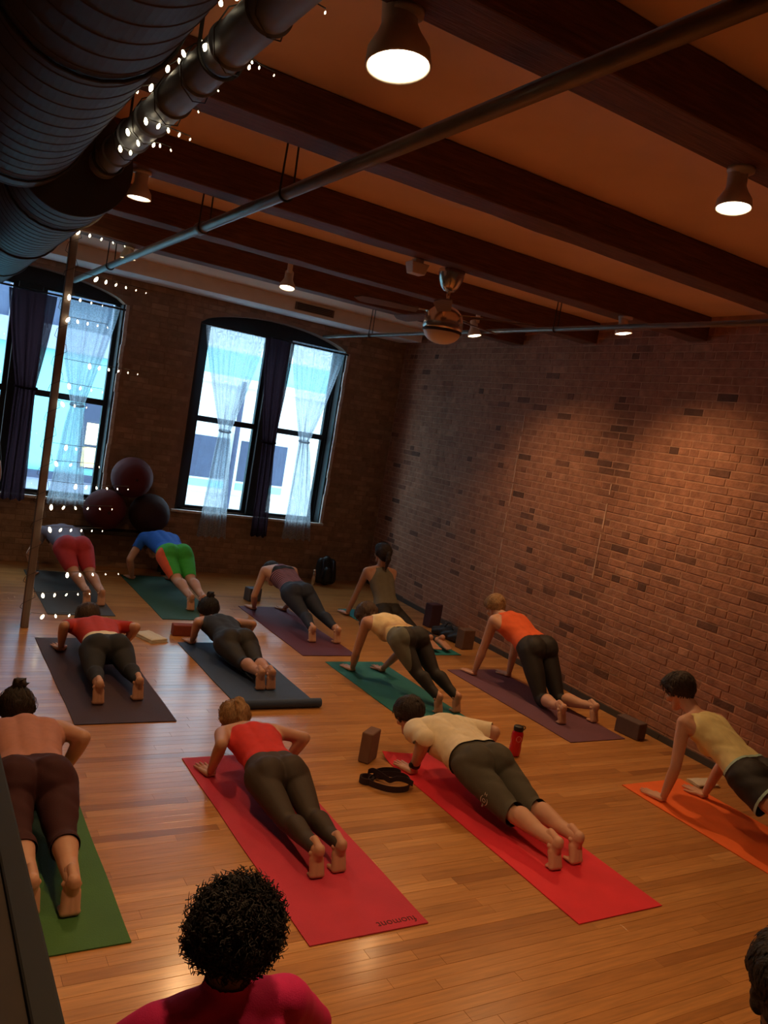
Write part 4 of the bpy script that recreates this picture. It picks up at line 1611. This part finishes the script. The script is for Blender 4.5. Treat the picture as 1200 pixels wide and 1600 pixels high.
# --- woman in striped tank on the purple mat
m_strp = banded('striped_jersey', [(.0, (160, 110, 120)), (.5, (74, 46, 66))], (0, 1, .3), 38.0)
p = Person('woman in purple striped racerback and navy capris on the purple mat', 'fair', 1.60, .98, voxel=.0095, X=3.64, sh=(7.94, .475), hip=(7.50, .345), head=(8.13, .40), face=(0, .6, -1), crown=(0, 1, .5), hipx=3.68,
           wr=[(3.47, 8.06, WZ + MT), (3.83, 8.06, WZ + MT)], elbow=(.3, -.4, 0), ball=[(3.625, 6.905), (3.885, 6.875)], knee=(0, 0, -1), knees=[(3.66, 7.22, .19), (3.83, 7.20, .21)])
fs = p.f_top(hem=.09, neck=.03, w_top=.07, w_mid=.23)
p.wear('tank_top', fs, m_strp, .007, smooth=4)
p.wear('racerback_strap', np.minimum(fs, .028 - np.abs(p.tpos() - p.len * .82)), c_char, .007, taper=False, smooth=4, lift=.002, hide=False, label='dark crossed back strap')
p.wear('capri_leggings', p.f_legs(.11, .36), c_navy, .006, smooth=4)
p.finish(hair_cap('dark', 'short'))

# --- person in black low on the slate-blue mat
p = Person('person in black with messy dark bun lying low over the slate-blue mat', 'tan', 1.58, 1.0, voxel=.0095, X=2.60, sh=(6.80, .21), hip=(6.36, .165), head=(7.06, .245), face=(0, 1, -.5), crown=(0, .45, 1), hipx=2.615,
           wr=[(2.40, 6.80, WZ + MT), (2.83, 6.78, WZ + MT)], elbows=[(2.36, 6.63, .25), (2.87, 6.63, .25)], ball=[(2.585, 5.645), (2.675, 5.645)], knee=(0, .2, -1))
p.wear('vest_top', p.f_top(hem=.06, neck=.02, w_top=.13, w_mid=.24), c_char, .007, smooth=5, wr=.0015)
p.wear('shorts', p.f_legs(.09, .27), c_blackl, .010, smooth=6, wr=.002, taper=False)
p.finish(hair_cap('black', 'topbun'))

# --- person in green shorts near the windows
p = Person('person in royal blue top and bright green shorts in plank by the window wall', 'fair', 1.66, 1.06, voxel=.010, X=2.68, sh=(9.22, .50), hip=(8.68, .42), head=(9.42, .36), face=(0, .5, -1), crown=(0, 1, .4), hipx=2.72,
           wr=[(2.44, 9.22, WZ + MT), (2.92, 9.22, WZ + MT)], elbow=(.4, -.4, 0), ball=[(2.73, 7.93), (2.86, 7.95)], knee=(0, 0, -1))
p.wear('t_shirt', p.f_top(hem=.07, neck=.0, sleeve=.15), c_royal, .010, smooth=5, taper=False)
fl_ = p.f_legs(.10, .20)
p.wear('shorts', fl_, c_green, .007, smooth=4)
latl = -((p.CV - p.HP) @ p.r)
p.wear('side_stripe', np.minimum(np.minimum(fl_, latl - (.160 - .05 * np.clip(p.s_leg() / (.2 * p.H), 0, 1))), p.tpos() * -1 - .0), c_stripe_or, .007, smooth=4, taper=False, lift=.002, hide=False, label='orange side stripe')
p.finish(hair_cap('brown', 'short'))

# --- person behind the post on a shared far row
p = Person('person in lilac-grey top and pink-red shorts in plank behind the fairy light reflections', 'fair', 1.60, 1.04, voxel=.010, X=1.62, sh=(9.20, .49), hip=(8.66, .43), head=(9.42, .36), face=(0, .5, -1), crown=(0, 1, .4), hipx=1.66,
           wr=[(1.40, 9.18, WZ + MT), (1.84, 9.18, WZ + MT)], elbow=(.4, -.4, 0), ball=[(1.72, 7.98), (1.86, 8.0)], knee=(0, 0, -1))
p.wear('t_shirt', p.f_top(hem=.07, neck=.0, sleeve=.13), c_greyshirt, .010, smooth=5, taper=False)
p.wear('shorts', p.f_legs(.10, .19), c_pinkshort, .007, smooth=4)
p.finish(hair_cap('brown', 'short'))

# --- person in red-orange top on the dark plum mat
p = Person('person in red-orange top and charcoal trousers low on the dark plum mat', 'fair', 1.60, 1.02, voxel=.0095, X=1.50, sh=(6.58, .215), hip=(6.10, .175), head=(6.84, .20), face=(0, .9, -.8), crown=(0, .6, 1),
           wr=[(1.27, 6.58, WZ + MT), (1.74, 6.58, WZ + MT)], elbows=[(1.24, 6.42, .26), (1.79, 6.42, .26)], ball=[(1.33, 5.43), (1.61, 5.49)], knee=(.3, .1, -1))
fs = p.f_top(hem=.14, neck=.0, sleeve=.17)
p.wear('t_shirt', fs, c_redtop, .008, smooth=5)
p.wear('hem_band', p.f_top(hem=.05, neck=.30, w_top=.3, w_mid=.3), c_cream, .007, smooth=5, label='cream hem of an under-top')
p.wear('trousers', p.f_legs(.10, .35), c_char, .008, smooth=6)
p.finish(hair_cap('brown', 'short'))

# --- person at the left edge on the green mat
p = Person('person in dusty pink top and maroon shorts on the green mat by the low partition', 'fair', 1.64, 1.08, voxel=.0070, X=.72, sh=(4.40, .275), hip=(3.88, .235), head=(4.72, .265), face=(0, 1, -.5), crown=(0, .4, 1), hipx=.70,
           wr=[(.50, 4.38, WZ + MT), (.93, 4.36, WZ + MT)], elbows=[(.44, 4.22, .30), (.985, 4.22, .30)], ball=[(.63, 3.20), (.78, 3.16)], knee=(.2, .1, -1))
p.wear('tank_top', p.f_top(hem=.07, neck=.0, w_top=.15, w_mid=.25), c_pinktop, .007, smooth=6)
fl_ = p.f_legs(.09, .27)
p.wear('shorts', fl_, c_maroon, .008, smooth=8, taper=False, wr=.003, flare=np.clip(p.s_leg() / (.27 * p.H), 0, 1) * .002)
p.finish(hair_cap('dark', 'topbun'))

# --- seated woman with an afro, from behind
SF = lambda q: frame((q * .75, .55, 0), (0, 0, 1))


def seated(label, skin, X, Y, H, hz, shz, mtop, mleg, hair, g=1.0, lean=0.0, name='long_sleeved_top', face=(0, 1, -.08)):
    p = Person(label, skin, H, g, voxel=.0070, X=X, sh=(Y + .02 + lean, shz), hip=(Y, .158), head=(Y + .06 + lean, hz), face=face, crown=(0, .08, 1),
               wr=[(X - .26, Y + .30, .20), (X + .26, Y + .30, .20)], elbow=(1, -.25, 0), knees=[(X - .33, Y + .28, .128), (X + .33, Y + .28, .128)],
               ankle=[(X + .09, Y + .36, .08), (X - .09, Y + .46, .08)], foot=[frame((.75, -.5, -.1), (.1, 0, -1)), frame((-.75, -.5, -.1), (-.1, 0, -1))],
               hand='curl', handdir=[((-.25, 1, -.45), (0, .4, 1)), ((.25, 1, -.45), (0, .4, 1))])
    p.wear(name, p.f_top(hem=.02, neck=-.05, sleeve=.30), mtop, .010, smooth=6, wr=.0022, taper=False)
    p.wear('leggings', p.f_legs(.07, .44), mleg, .006, smooth=4)
    p.finish(hair)
    return p


seated('seated woman with a big dark afro and magenta top, seen from behind', 'brown', .865, 1.78, 1.66, .762, .575, c_magenta, c_blackl, afro(.128), 1.06)
seated('dark-haired seated person cut off at the bottom right picture corner', 'brown', 2.31, 1.14, 1.62, .79, .585, c_char, c_blackl, hair_cap('black', 'bob', low=.02, thick=.024), 1.0, face=(1, .35, -.1))

# --- instructor standing at the left window
p = Person('dark silhouette of a person standing by the left window', 'tan', 1.64, 1.0, voxel=.0095, X=.70, sh=(9.25, 1.345), hip=(9.25, .87), head=(9.29, 1.535), face=(.3, .9, -.35), crown=(0, .3, 1),
           wr=[(.45, 9.32, .80), (.95, 9.36, .84)], elbow=(.3, -1, 0), ankle=[(.61, 9.25, .043), (.80, 9.25, .043)], knee=(0, 1, 0), hand='curl', handdir=[((0, .2, -1), (-1, 0, 0)), ((0, .3, -1), (1, 0, 0))],
           foot=[frame((-.15, -1, 0), (0, 0, -1)) @ np.diag([1, -1, -1.0]), frame((.15, -1, 0), (0, 0, -1)) @ np.diag([1, -1, -1.0])])
p.wear('t_shirt', p.f_top(hem=-.02, neck=.0, sleeve=.18), c_char, .010, smooth=5, taper=False)
p.wear('leggings', p.f_legs(.08, .45), c_blackl, .006, smooth=4)
p.finish(hair_cap('dark', 'short'))

# ------------------------------------------------------------------ mats and small things
def mat_rubber(name, c, c2=None):
    return mat(name, srgb(*c), rough=.75, var=.10, scale=5, bump=.25, bscale=160)


def yoga_mat(label, c, x0, x1, y0, y1, rz=0.0, roll=None, curl=None):
    cx_, cy_ = (x0 + x1) / 2, (y0 + y1) / 2
    t = empty('yoga_mat', (cx_, cy_, 0), label, 'yoga mat', None, rz)
    m = mat_rubber('mat_' + str(len(MATS)), c)
    hx, hy, R = (x1 - x0) / 2, (y1 - y0) / 2, .018
    pts = []
    for sx_, sy_ in ((1, 1), (-1, 1), (-1, -1), (1, -1)):
        a0 = math.atan2(sy_, sx_) - math.pi / 4
        for k in range(5):
            a = a0 + math.pi / 2 * k / 4
            pts.append((sx_ * (hx - R) + R * math.cos(a), sy_ * (hy - R) + R * math.sin(a)))
    # a strip grid with slightly uneven edges
    nu, nv = 12, 34
    V = []
    for zt in (0.0012, MT):
        for j in range(nv + 1):
            for i in range(nu + 1):
                x, y = -hx + 2 * hx * i / nu, -hy + 2 * hy * j / nv
                z = zt
                e = .0015 * math.sin(y * 9 + hx * 40) * (1 if i in (0, nu) else 0)
                if curl and zt > 0 or curl:
                    dc = max(0, 1 - (hy - abs(y)) / .12) if (y > 0) == (curl > 0) else 0
                    z += .035 * dc ** 2 * (max(0, -x / hx) ** 1.5)
                V.append((x + e, y, z))
    n1 = (nu + 1) * (nv + 1)
    Fq = []
    g = lambda i, j, s: s * n1 + j * (nu + 1) + i
    for j in range(nv):
        for i in range(nu):
            Fq.append((g(i, j, 1), g(i + 1, j, 1), g(i + 1, j + 1, 1), g(i, j + 1, 1)))
            Fq.append((g(i, j, 0), g(i, j + 1, 0), g(i + 1, j + 1, 0), g(i + 1, j, 0)))
    for j in range(nv):
        Fq.append((g(0, j, 0), g(0, j, 1), g(0, j + 1, 1), g(0, j + 1, 0)))
        Fq.append((g(nu, j, 0), g(nu, j + 1, 0), g(nu, j + 1, 1), g(nu, j, 1)))
    for i in range(nu):
        Fq.append((g(i, 0, 0), g(i + 1, 0, 0), g(i + 1, 0, 1), g(i, 0, 1)))
        Fq.append((g(i, nv, 0), g(i, nv, 1), g(i + 1, nv, 1), g(i + 1, nv, 0)))
    MB().add(V, Fq).build('mat_sheet', m, t)
    if roll:
        sp = []
        th = .0055
        n = 90
        V, Fq = [], []
        for k in range(n + 1):
            a = k / n * 2 * math.pi * 3.2
            rr = .012 + th * a / (2 * math.pi) * 1.05
            for s_ in (0, 1):
                r2 = rr + s_ * th * .8
                ang = -math.pi / 2 + 3.2 * 2 * math.pi - a
                V += [(x, -hy + r2 * math.cos(ang) * (-1), .0 + (.012 + th * 3.36 + th) + r2 * math.sin(ang)) for x in (-hx, hx)]
        for k in range(n):
            a = k * 4
            Fq += [(a, a + 1, a + 5, a + 4), (a + 2, a + 6, a + 7, a + 3), (a, a + 4, a + 6, a + 2), (a + 1, a + 3, a + 7, a + 5)]
        Fq += [(0, 2, 3, 1), (n * 4, n * 4 + 1, n * 4 + 3, n * 4 + 2)]
        MB().add(V, Fq).build('rolled_end', m, t, smooth=False)['label'] = 'rolled-up near end'
    return t


MAT_A = yoga_mat('pinkish-red yoga mat with lettering at its near corner', (196, 50, 74), 1.645, 2.235, 2.72, 4.54)
MAT_B = yoga_mat('bright red yoga mat under the man in white, beside the strap', (228, 46, 62), 2.955, 3.53, 2.51, 4.39, curl=1)
yoga_mat('bright orange yoga mat beside the brick wall', (248, 112, 44), 4.50, 5.10, 1.88, 3.70)
yoga_mat('green yoga mat half hidden by the low partition', (66, 110, 52), .375, .975, 2.94, 4.75)
yoga_mat('dark plum yoga mat beside the reflected post', (64, 42, 54), 1.13, 1.78, 5.11, 6.94)
yoga_mat('slate-blue yoga mat with its near end rolled up', (54, 72, 104), 2.29, 2.93, 5.29, 6.86, roll=True)
yoga_mat('purple yoga mat under the woman in stripes', (94, 46, 68), 3.35, 3.92, 6.51, 8.21)
yoga_mat('teal green yoga mat under the tie-dye tank top', (34, 112, 110), 3.49, 4.08, 4.68, 6.33)
yoga_mat('mauve yoga mat under the kneeling blond woman', (108, 68, 84), 4.68, 5.28, 4.40, 6.10)
yoga_mat('teal yoga mat in the corner under the upright woman', (32, 124, 128), 4.60, 5.17, 6.55, 8.25)
yoga_mat('dark green yoga mat under the green shorts', (40, 78, 58), 2.36, 2.96, 7.60, 9.44)
yoga_mat('dull grey yoga mat farthest back behind the reflected post', (70, 64, 60), 1.33, 1.93, 7.66, 9.42)


def text(parent, s, size, loc, rot, m, depth=.0006):
    cu = bpy.data.curves.new('lettering', 'FONT')
    cu.body = s
    cu.size = size
    cu.extrude = depth
    cu.align_x = 'CENTER'
    cu.align_y = 'CENTER'
    o = bpy.data.objects.new('tmp', cu)
    COL.objects.link(o)
    me = bpy.data.meshes.new_from_object(o.evaluated_get(bpy.context.evaluated_depsgraph_get()))
    bpy.data.objects.remove(o)
    me.materials.clear()
    me.materials.append(m)
    r = link('lettering', me, parent, loc)
    r.rotation_euler = rot
    return r


m_ink = mat('dark_red_ink', srgb(86, 22, 28), rough=.7)
m_pale = mat('pale_grey_ink', srgb(190, 182, 166), rough=.7)
L1 = text(MAT_A, 'fuomont', .058, (.155, -.865, MT + .0006), (0, 0, math.pi), m_ink)
L1.scale = (1.0, 1.0, 1)

# logo on the left leg of the man's shorts: laid on the cloth
def on_cloth(person, child_name, pt, nrm_hint):
    ch = next(c for c in person.body.children if c.name.split('.')[0] == child_name)
    me = ch.data
    co = np.empty(len(me.vertices) * 3, np.float32)
    me.vertices.foreach_get('co', co)
    co = co.reshape(-1, 3) + person.base
    nn = np.empty(len(me.vertices) * 3, np.float32)
    me.vertices.foreach_get('normal', nn)
    nn = nn.reshape(-1, 3)
    i = np.argmin(np.linalg.norm(co - np.array(pt), axis=1) - .05 * (nn @ np.array(nrm_hint)))
    return ch, co[i], nn[i]


lg = MAN.hj[0] + (MAN.kn[0] - MAN.hj[0]) * .72 + np.array([-.10, 0, -.01])
ch, pos, nr = on_cloth(MAN, 'shorts', lg, (-1, 0, .2))
FR = frame(-np.cross(nr, unit(MAN.kn[0] - MAN.hj[0])) * -1, nr)
for s_, sz, off in (('(o)', .052, 0.0), ('S', .03, -.040), ('H', .03, .040)):
    o = text(ch, s_, sz, (0, 0, 0), (0, 0, 0), m_pale, .0008)
    ax = np.cross(FR[:, 1], nr)
    M4 = Matrix.Identity(4)
    for r_ in range(3):
        M4[r_][0], M4[r_][1], M4[r_][2] = ax[r_], FR[r_, 1], nr[r_]
    M4.translation = Vector(pos + nr * .004 + FR[:, 1] * off - MAN.base)
    o.matrix_local = M4
    o.name = 'logo_mark'

# watch on the man's left wrist
wv = MAN.wr[0] + (MAN.el[0] - MAN.wr[0]) * .16
ax = unit(MAN.el[0] - MAN.wr[0])
u_ = unit(np.cross(ax, [0, 0, 1.0] if abs(ax[2]) < .9 else [1.0, 0, 0]))
q_ = np.cross(ax, u_)
m_black = mat('black_rubber', srgb(20, 17, 17), rough=.5)
wm = MB()
n = 24
V, Fq = [], []
for k in range(n):
    a = 2 * math.pi * k / n
    for rr, h in ((.029, -.012), (.034, -.011), (.034, .011), (.029, .012)):
        V.append(wv + (u_ * math.cos(a) + q_ * math.sin(a)) * rr + ax * h - wv)
for k in range(n):
    for e in range(4):
        Fq.append((k * 4 + e, k * 4 + (e + 1) % 4, ((k + 1) % n) * 4 + (e + 1) % 4, ((k + 1) % n) * 4 + e))
wo = wm.add(V, Fq).build('wrist_watch', m_black, MAN.body, loc=tuple(wv - MAN.base))
wf = MB().lathe([(.017, .033), (.017, .041), (.013, .043), (.0005, .043)], 20).build('watch_face', m_black, wo)
wf.matrix_local = Vector(-unit(np.array([1, .2, 0]) * 1.0)).to_track_quat('Z', 'Y').to_matrix().to_4x4()


def block(name, label, c, x, y, L, W_, H_, rz=0.0, cat='yoga block'):
    m = mat('foam_' + str(len(MATS)), srgb(*c), rough=.9, var=.1, scale=20, bump=.2, bscale=200)
    o = MB().box(-L / 2, L / 2, -W_ / 2, W_ / 2, 0, H_).build(name, m, None, loc=(x, y, 0.0004))
    o.rotation_euler = (0, 0, rz)
    bevel(o, .009, 3)
    return tag(o, label, cat)


block('yoga_block', 'taupe foam yoga block standing beside the dark strap', (120, 88, 74), 2.83, 4.36, .15, .077, .20, math.radians(38))
block('yoga_block', 'grey foam yoga block against the brick wall behind the orange mat', (96, 76, 74), 5.40, 4.47, .11, .23, .14, math.radians(8))
block('yoga_block', 'terracotta yoga block in front of the messy dark bun', (140, 66, 48), 2.42, 7.10, .23, .10, .10, math.radians(-4))
block('yoga_block', 'slate grey yoga block ahead of the striped tank top', (86, 88, 100), 3.62, 8.50, .16, .12, .15, math.radians(12))
block('yoga_block', 'brown-grey tall block at the wall before the kneeling blond woman', (104, 78, 66), 5.38, 6.80, .16, .12, .21, math.radians(6))
block('bolster_box', 'dark purple upright cushion box beside the navy bag', (66, 40, 56), 5.50, 7.62, .17, .12, .27, math.radians(10), 'cushion')

# strap: loops of webbing in two coils
m_strap = mat('dark_purple_webbing', srgb(44, 22, 28), rough=.8, var=.1, scale=60, bump=.3, bscale=300)
strap = empty('yoga_strap', (2.74, 4.0, 0), 'dark webbing yoga strap lying in loose coils on the floor', 'yoga strap')


def ribbon(pts, wdt, th=.003):
    V, Fq = [], []
    n = len(pts)
    for i, (x, y, z) in enumerate(pts):
        a, b = pts[max(i - 1, 0)], pts[min(i + 1, n - 1)]
        d = Vector((b[0] - a[0], b[1] - a[1], 0)).normalized()
        nx, ny = -d.y * th / 2, d.x * th / 2
        V += [(x + nx, y + ny, z), (x - nx, y - ny, z), (x - nx, y - ny, z + wdt), (x + nx, y + ny, z + wdt)]
    for i in range(n - 1):
        for e in range(4):
            Fq.append((i * 4 + e, i * 4 + (e + 1) % 4, i * 4 + 4 + (e + 1) % 4, i * 4 + 4 + e))
    Fq += [(0, 1, 2, 3), tuple((n - 1) * 4 + e for e in (3, 2, 1, 0))]
    return V, Fq


mb = MB()
pts = []
for k in range(60):
    a = 2 * math.pi * k / 59 * 1.06
    pts.append((.045 + .135 * math.cos(a) * (1 + .08 * math.sin(3 * a)), -.01 + .105 * math.sin(a), .001 + .004 * math.sin(2 * a) + .004))
mb.add(*ribbon(pts, .038))
pts = []
for k in range(60):
    a = 2 * math.pi * k / 59 * 1.9 + .4
    pts.append((-.085 + (.05 - .008 * a / 6) * math.cos(a), .055 + (.045 - .006 * a / 6) * math.sin(a), .002))
mb.add(*ribbon(pts, .038))
pts = [(-.06 + .0045 * k, .095 - .0042 * k + .018 * math.sin(k * .25), .030 + .012 * math.sin(k * .2)) for k in range(46)]
mb.add(*ribbon(pts, .034))
pts = [(.07 + .09 * math.cos(a), .07 + .05 * math.sin(a), .022) for a in [math.pi * 1.5 * k / 40 - .5 for k in range(41)]]
mb.add(*ribbon(pts, .036))
mb.build('webbing', m_strap, strap)
MB().tube([(.175, -.03, .012), (.175, -.03, .04), (.175, .0, .04), (.175, .0, .012), (.175, -.03, .012)], .003, 6).build('buckle', m_black, strap)

# red bottle
m_red = mat('red_bottle_plastic', srgb(196, 16, 34), rough=.18, var=.05, coat=.4)
bt = empty('water_bottle', (4.0, 4.27, 0.0004), 'red plastic water bottle with black lid on the floor', 'water bottle')
MB().lathe([(.03, 0), (.040, .004), (.043, .02), (.043, .065), (.0405, .078), (.0405, .105), (.043, .118), (.043, .155), (.039, .172), (.030, .184), (.029, .19)], 28).build('bottle_body', m_red, bt, smooth=True)
MB().lathe([(.034, .184), (.036, .188), (.036, .213), (.032, .218), (.0005, .219)], 28).build('lid', m_black, bt, smooth=True)
MB().tube([(.034 + .026 * math.sin(a) * 1.1, .0, .2 + .016 * math.cos(a)) for a in [2 * math.pi * k / 18 for k in range(19)]], .0035, 6).build('carry_loop', m_black, bt, smooth=True)
lgm = mat('pale_pink_print', srgb(232, 120, 130), rough=.5)
e_ = MB().tube([(.0435 * math.cos(b), .0435 * math.sin(b), .135 + .02 * math.sin(a)) for a, b in [(2 * math.pi * k / 20, math.radians(-112) + .42 * math.cos(2 * math.pi * k / 20)) for k in range(21)]], .0025, 5).build('bottle_logo', lgm, bt)

# towels
def towel(label, x, y, L, W_, rz, folds=3):
    m = mat('white_terry_' + str(len(MATS)), srgb(226, 212, 190), rough=.95, var=.06, scale=40, bump=.5, bscale=300)
    t = empty('folded_towel', (x, y, 0), label, 'towel', None, rz)
    for i in range(folds):
        n = 14
        V, Fq = [], []
        z0 = i * .011
        for s_ in (0, 1):
            for j in range(n + 1):
                for k in range(n + 1):
                    u, v = -L / 2 + L * j / n, -W_ / 2 + W_ * k / n
                    e = 1 - max(abs(2 * j / n - 1), abs(2 * k / n - 1)) ** 6
                    V.append((u * (1 - .02 * i) + .003 * math.sin(v * 60 + i), v * (1 - .03 * i), .001 + z0 + (s_ * .011) * (.35 + .65 * e) + .0015 * math.sin(u * 50 + i * 2) * s_))
        n1 = (n + 1) ** 2
        g = lambda a, b, s_: s_ * n1 + a * (n + 1) + b
        for a in range(n):
            for b in range(n):
                Fq.append((g(a, b, 1), g(a + 1, b, 1), g(a + 1, b + 1, 1), g(a, b + 1, 1)))
                Fq.append((g(a, b, 0), g(a, b + 1, 0), g(a + 1, b + 1, 0), g(a + 1, b, 0)))
            Fq += [(g(a, 0, 0), g(a + 1, 0, 0), g(a + 1, 0, 1), g(a, 0, 1)), (g(a, n, 0), g(a, n, 1), g(a + 1, n, 1), g(a + 1, n, 0)), (g(0, a, 0), g(0, a, 1), g(0, a + 1, 1), g(0, a + 1, 0)), (g(n, a, 0), g(n, a + 1, 0), g(n, a + 1, 1), g(n, a, 1))]
        MB().add(V, Fq).build('fold', m, t, smooth=True)
    return t


towel('folded white towel on the bare floor between the plum and slate mats', 2.08, 6.98, .17, .30, math.radians(20))
towel('folded white towel beside the orange mat', 5.235, 3.60, .20, .13, math.radians(-8), 2)

# navy bag against the wall
m_bag = mat('navy_nylon', srgb(30, 32, 44), rough=.6, var=.2, bump=.4, bscale=40)
bag = empty('duffel_bag', (5.44, 7.12, 0), 'slumped dark navy bag on the floor at the brick wall', 'bag', None, math.radians(6))
bv, btr = remesh([((0, -.13, .075), (0, .13, .07), .075, .07), ((-.05, -.12, .05), (-.05, .13, .05), .05, .05), ((.05, -.12, .05), (.05, .12, .05), .05, .05), ((-.06, .16, .05), (-.08, .2, .045), .05, .045)], .010, 4)
bv = bv + vnormals(bv, btr) * (.006 * np.sin(bv @ np.array([40., 55., 70.])))[:, None]
bv[:, 2] = np.maximum(bv[:, 2], .002)
link('bag_body', np_mesh('bag_body', bv, btr, m_bag), bag)
MB().tube([(-.06, -.07 + .14 * k / 12, .12 + .07 * math.sin(math.pi * k / 12)) for k in range(13)], .008, 6).build('handle', m_black, bag, smooth=True)
MB().tube([(.0, -.14 + .28 * k / 8, .148) for k in range(9)], .003, 5).build('zip', m_pipe, bag)

# black shoulder bag / backpack propped in the far corner with a bottle
bp = empty('backpack', (5.02, 9.5, 0), 'small black backpack propped in the far corner', 'backpack', None, math.radians(-10))
bv, btr = remesh([((-.08, 0, .09), (-.07, .02, .30), .075, .06), ((.08, 0, .09), (.07, .02, .30), .075, .06), ((0, -.02, .08), (0, .02, .33), .08, .06), ((0, -.08, .10), (0, -.07, .2), .06, .05)], .010, 4)
bv[:, 2] = np.maximum(bv[:, 2], .002)
link('bag_body', np_mesh('bag_body', bv, btr, m_black), bp)
for s_ in (-1, 1):
    MB().tube([(s_ * .07, -.05 - .06 * math.sin(math.pi * k / 12), .34 - .26 * k / 12) for k in range(13)], .011, 6).build('strap', m_bag, bp, smooth=True)
MB().lathe([(.024, .0), (.028, .004), (.028, .16), (.018, .18), (.018, .205), (.0005, .207)], 18, (-.16, -.04, .0)).build('side_bottle', m_chrome, bp, smooth=True)['label'] = 'pale metal bottle in the side pocket'

# red reflection at the window wall, built as balls on an added bench
m_ball = mat('dark_red_reflection', srgb(84, 10, 12), rough=.8, var=.1, scale=4)
m_ball2 = mat('deep_red_reflection', srgb(44, 9, 9), rough=.8, var=.1, scale=4)
bench = empty('added_bench', (2.40, 9.66, 0), 'low dark bench added under the red reflection balls at the window wall', 'bench')
bevel(MB().box(-.56, .56, -.11, .11, .43, .479).build('seat', m_darkwood, bench), .006)
for sx_ in (-1, 1):
    for sy_ in (-1, 1):
        bevel(MB().box(sx_ * .5 - .025, sx_ * .5 + .025, sy_ * .08 - .022, sy_ * .08 + .022, 0, .43).build('leg', m_darkwood, bench), .004)
for x, z, r, lb, m in ((2.13, .48 + .235, .235, 'red reflection built as a dark red ball, nearer the left window', m_ball), (2.64, .48 + .235, .235, 'red reflection built as a deep red ball, nearer the white curtains', m_ball2), (2.385, .48 + .235 + .402, .235, 'red reflection built as a dark red ball on top of two others', m_ball)):
    t = empty('red_reflection_ball', (x, 9.60, z + .001), lb, 'exercise ball')
    prof = []
    for k in range(49):
        a = -math.pi / 2 + math.pi * k / 48
        rr = r * (1 + (.006 if k % 6 == 0 else 0))
        prof.append((max(rr * math.cos(a), .0005), rr * math.sin(a)))
    MB().lathe(prof, 36, axis='y').build('ball_skin', m, t, smooth=True)
    MB().lathe([(.016, -r - .004), (.016, -r + .004)], 14, axis='y').build('plug', m_ball2, t)
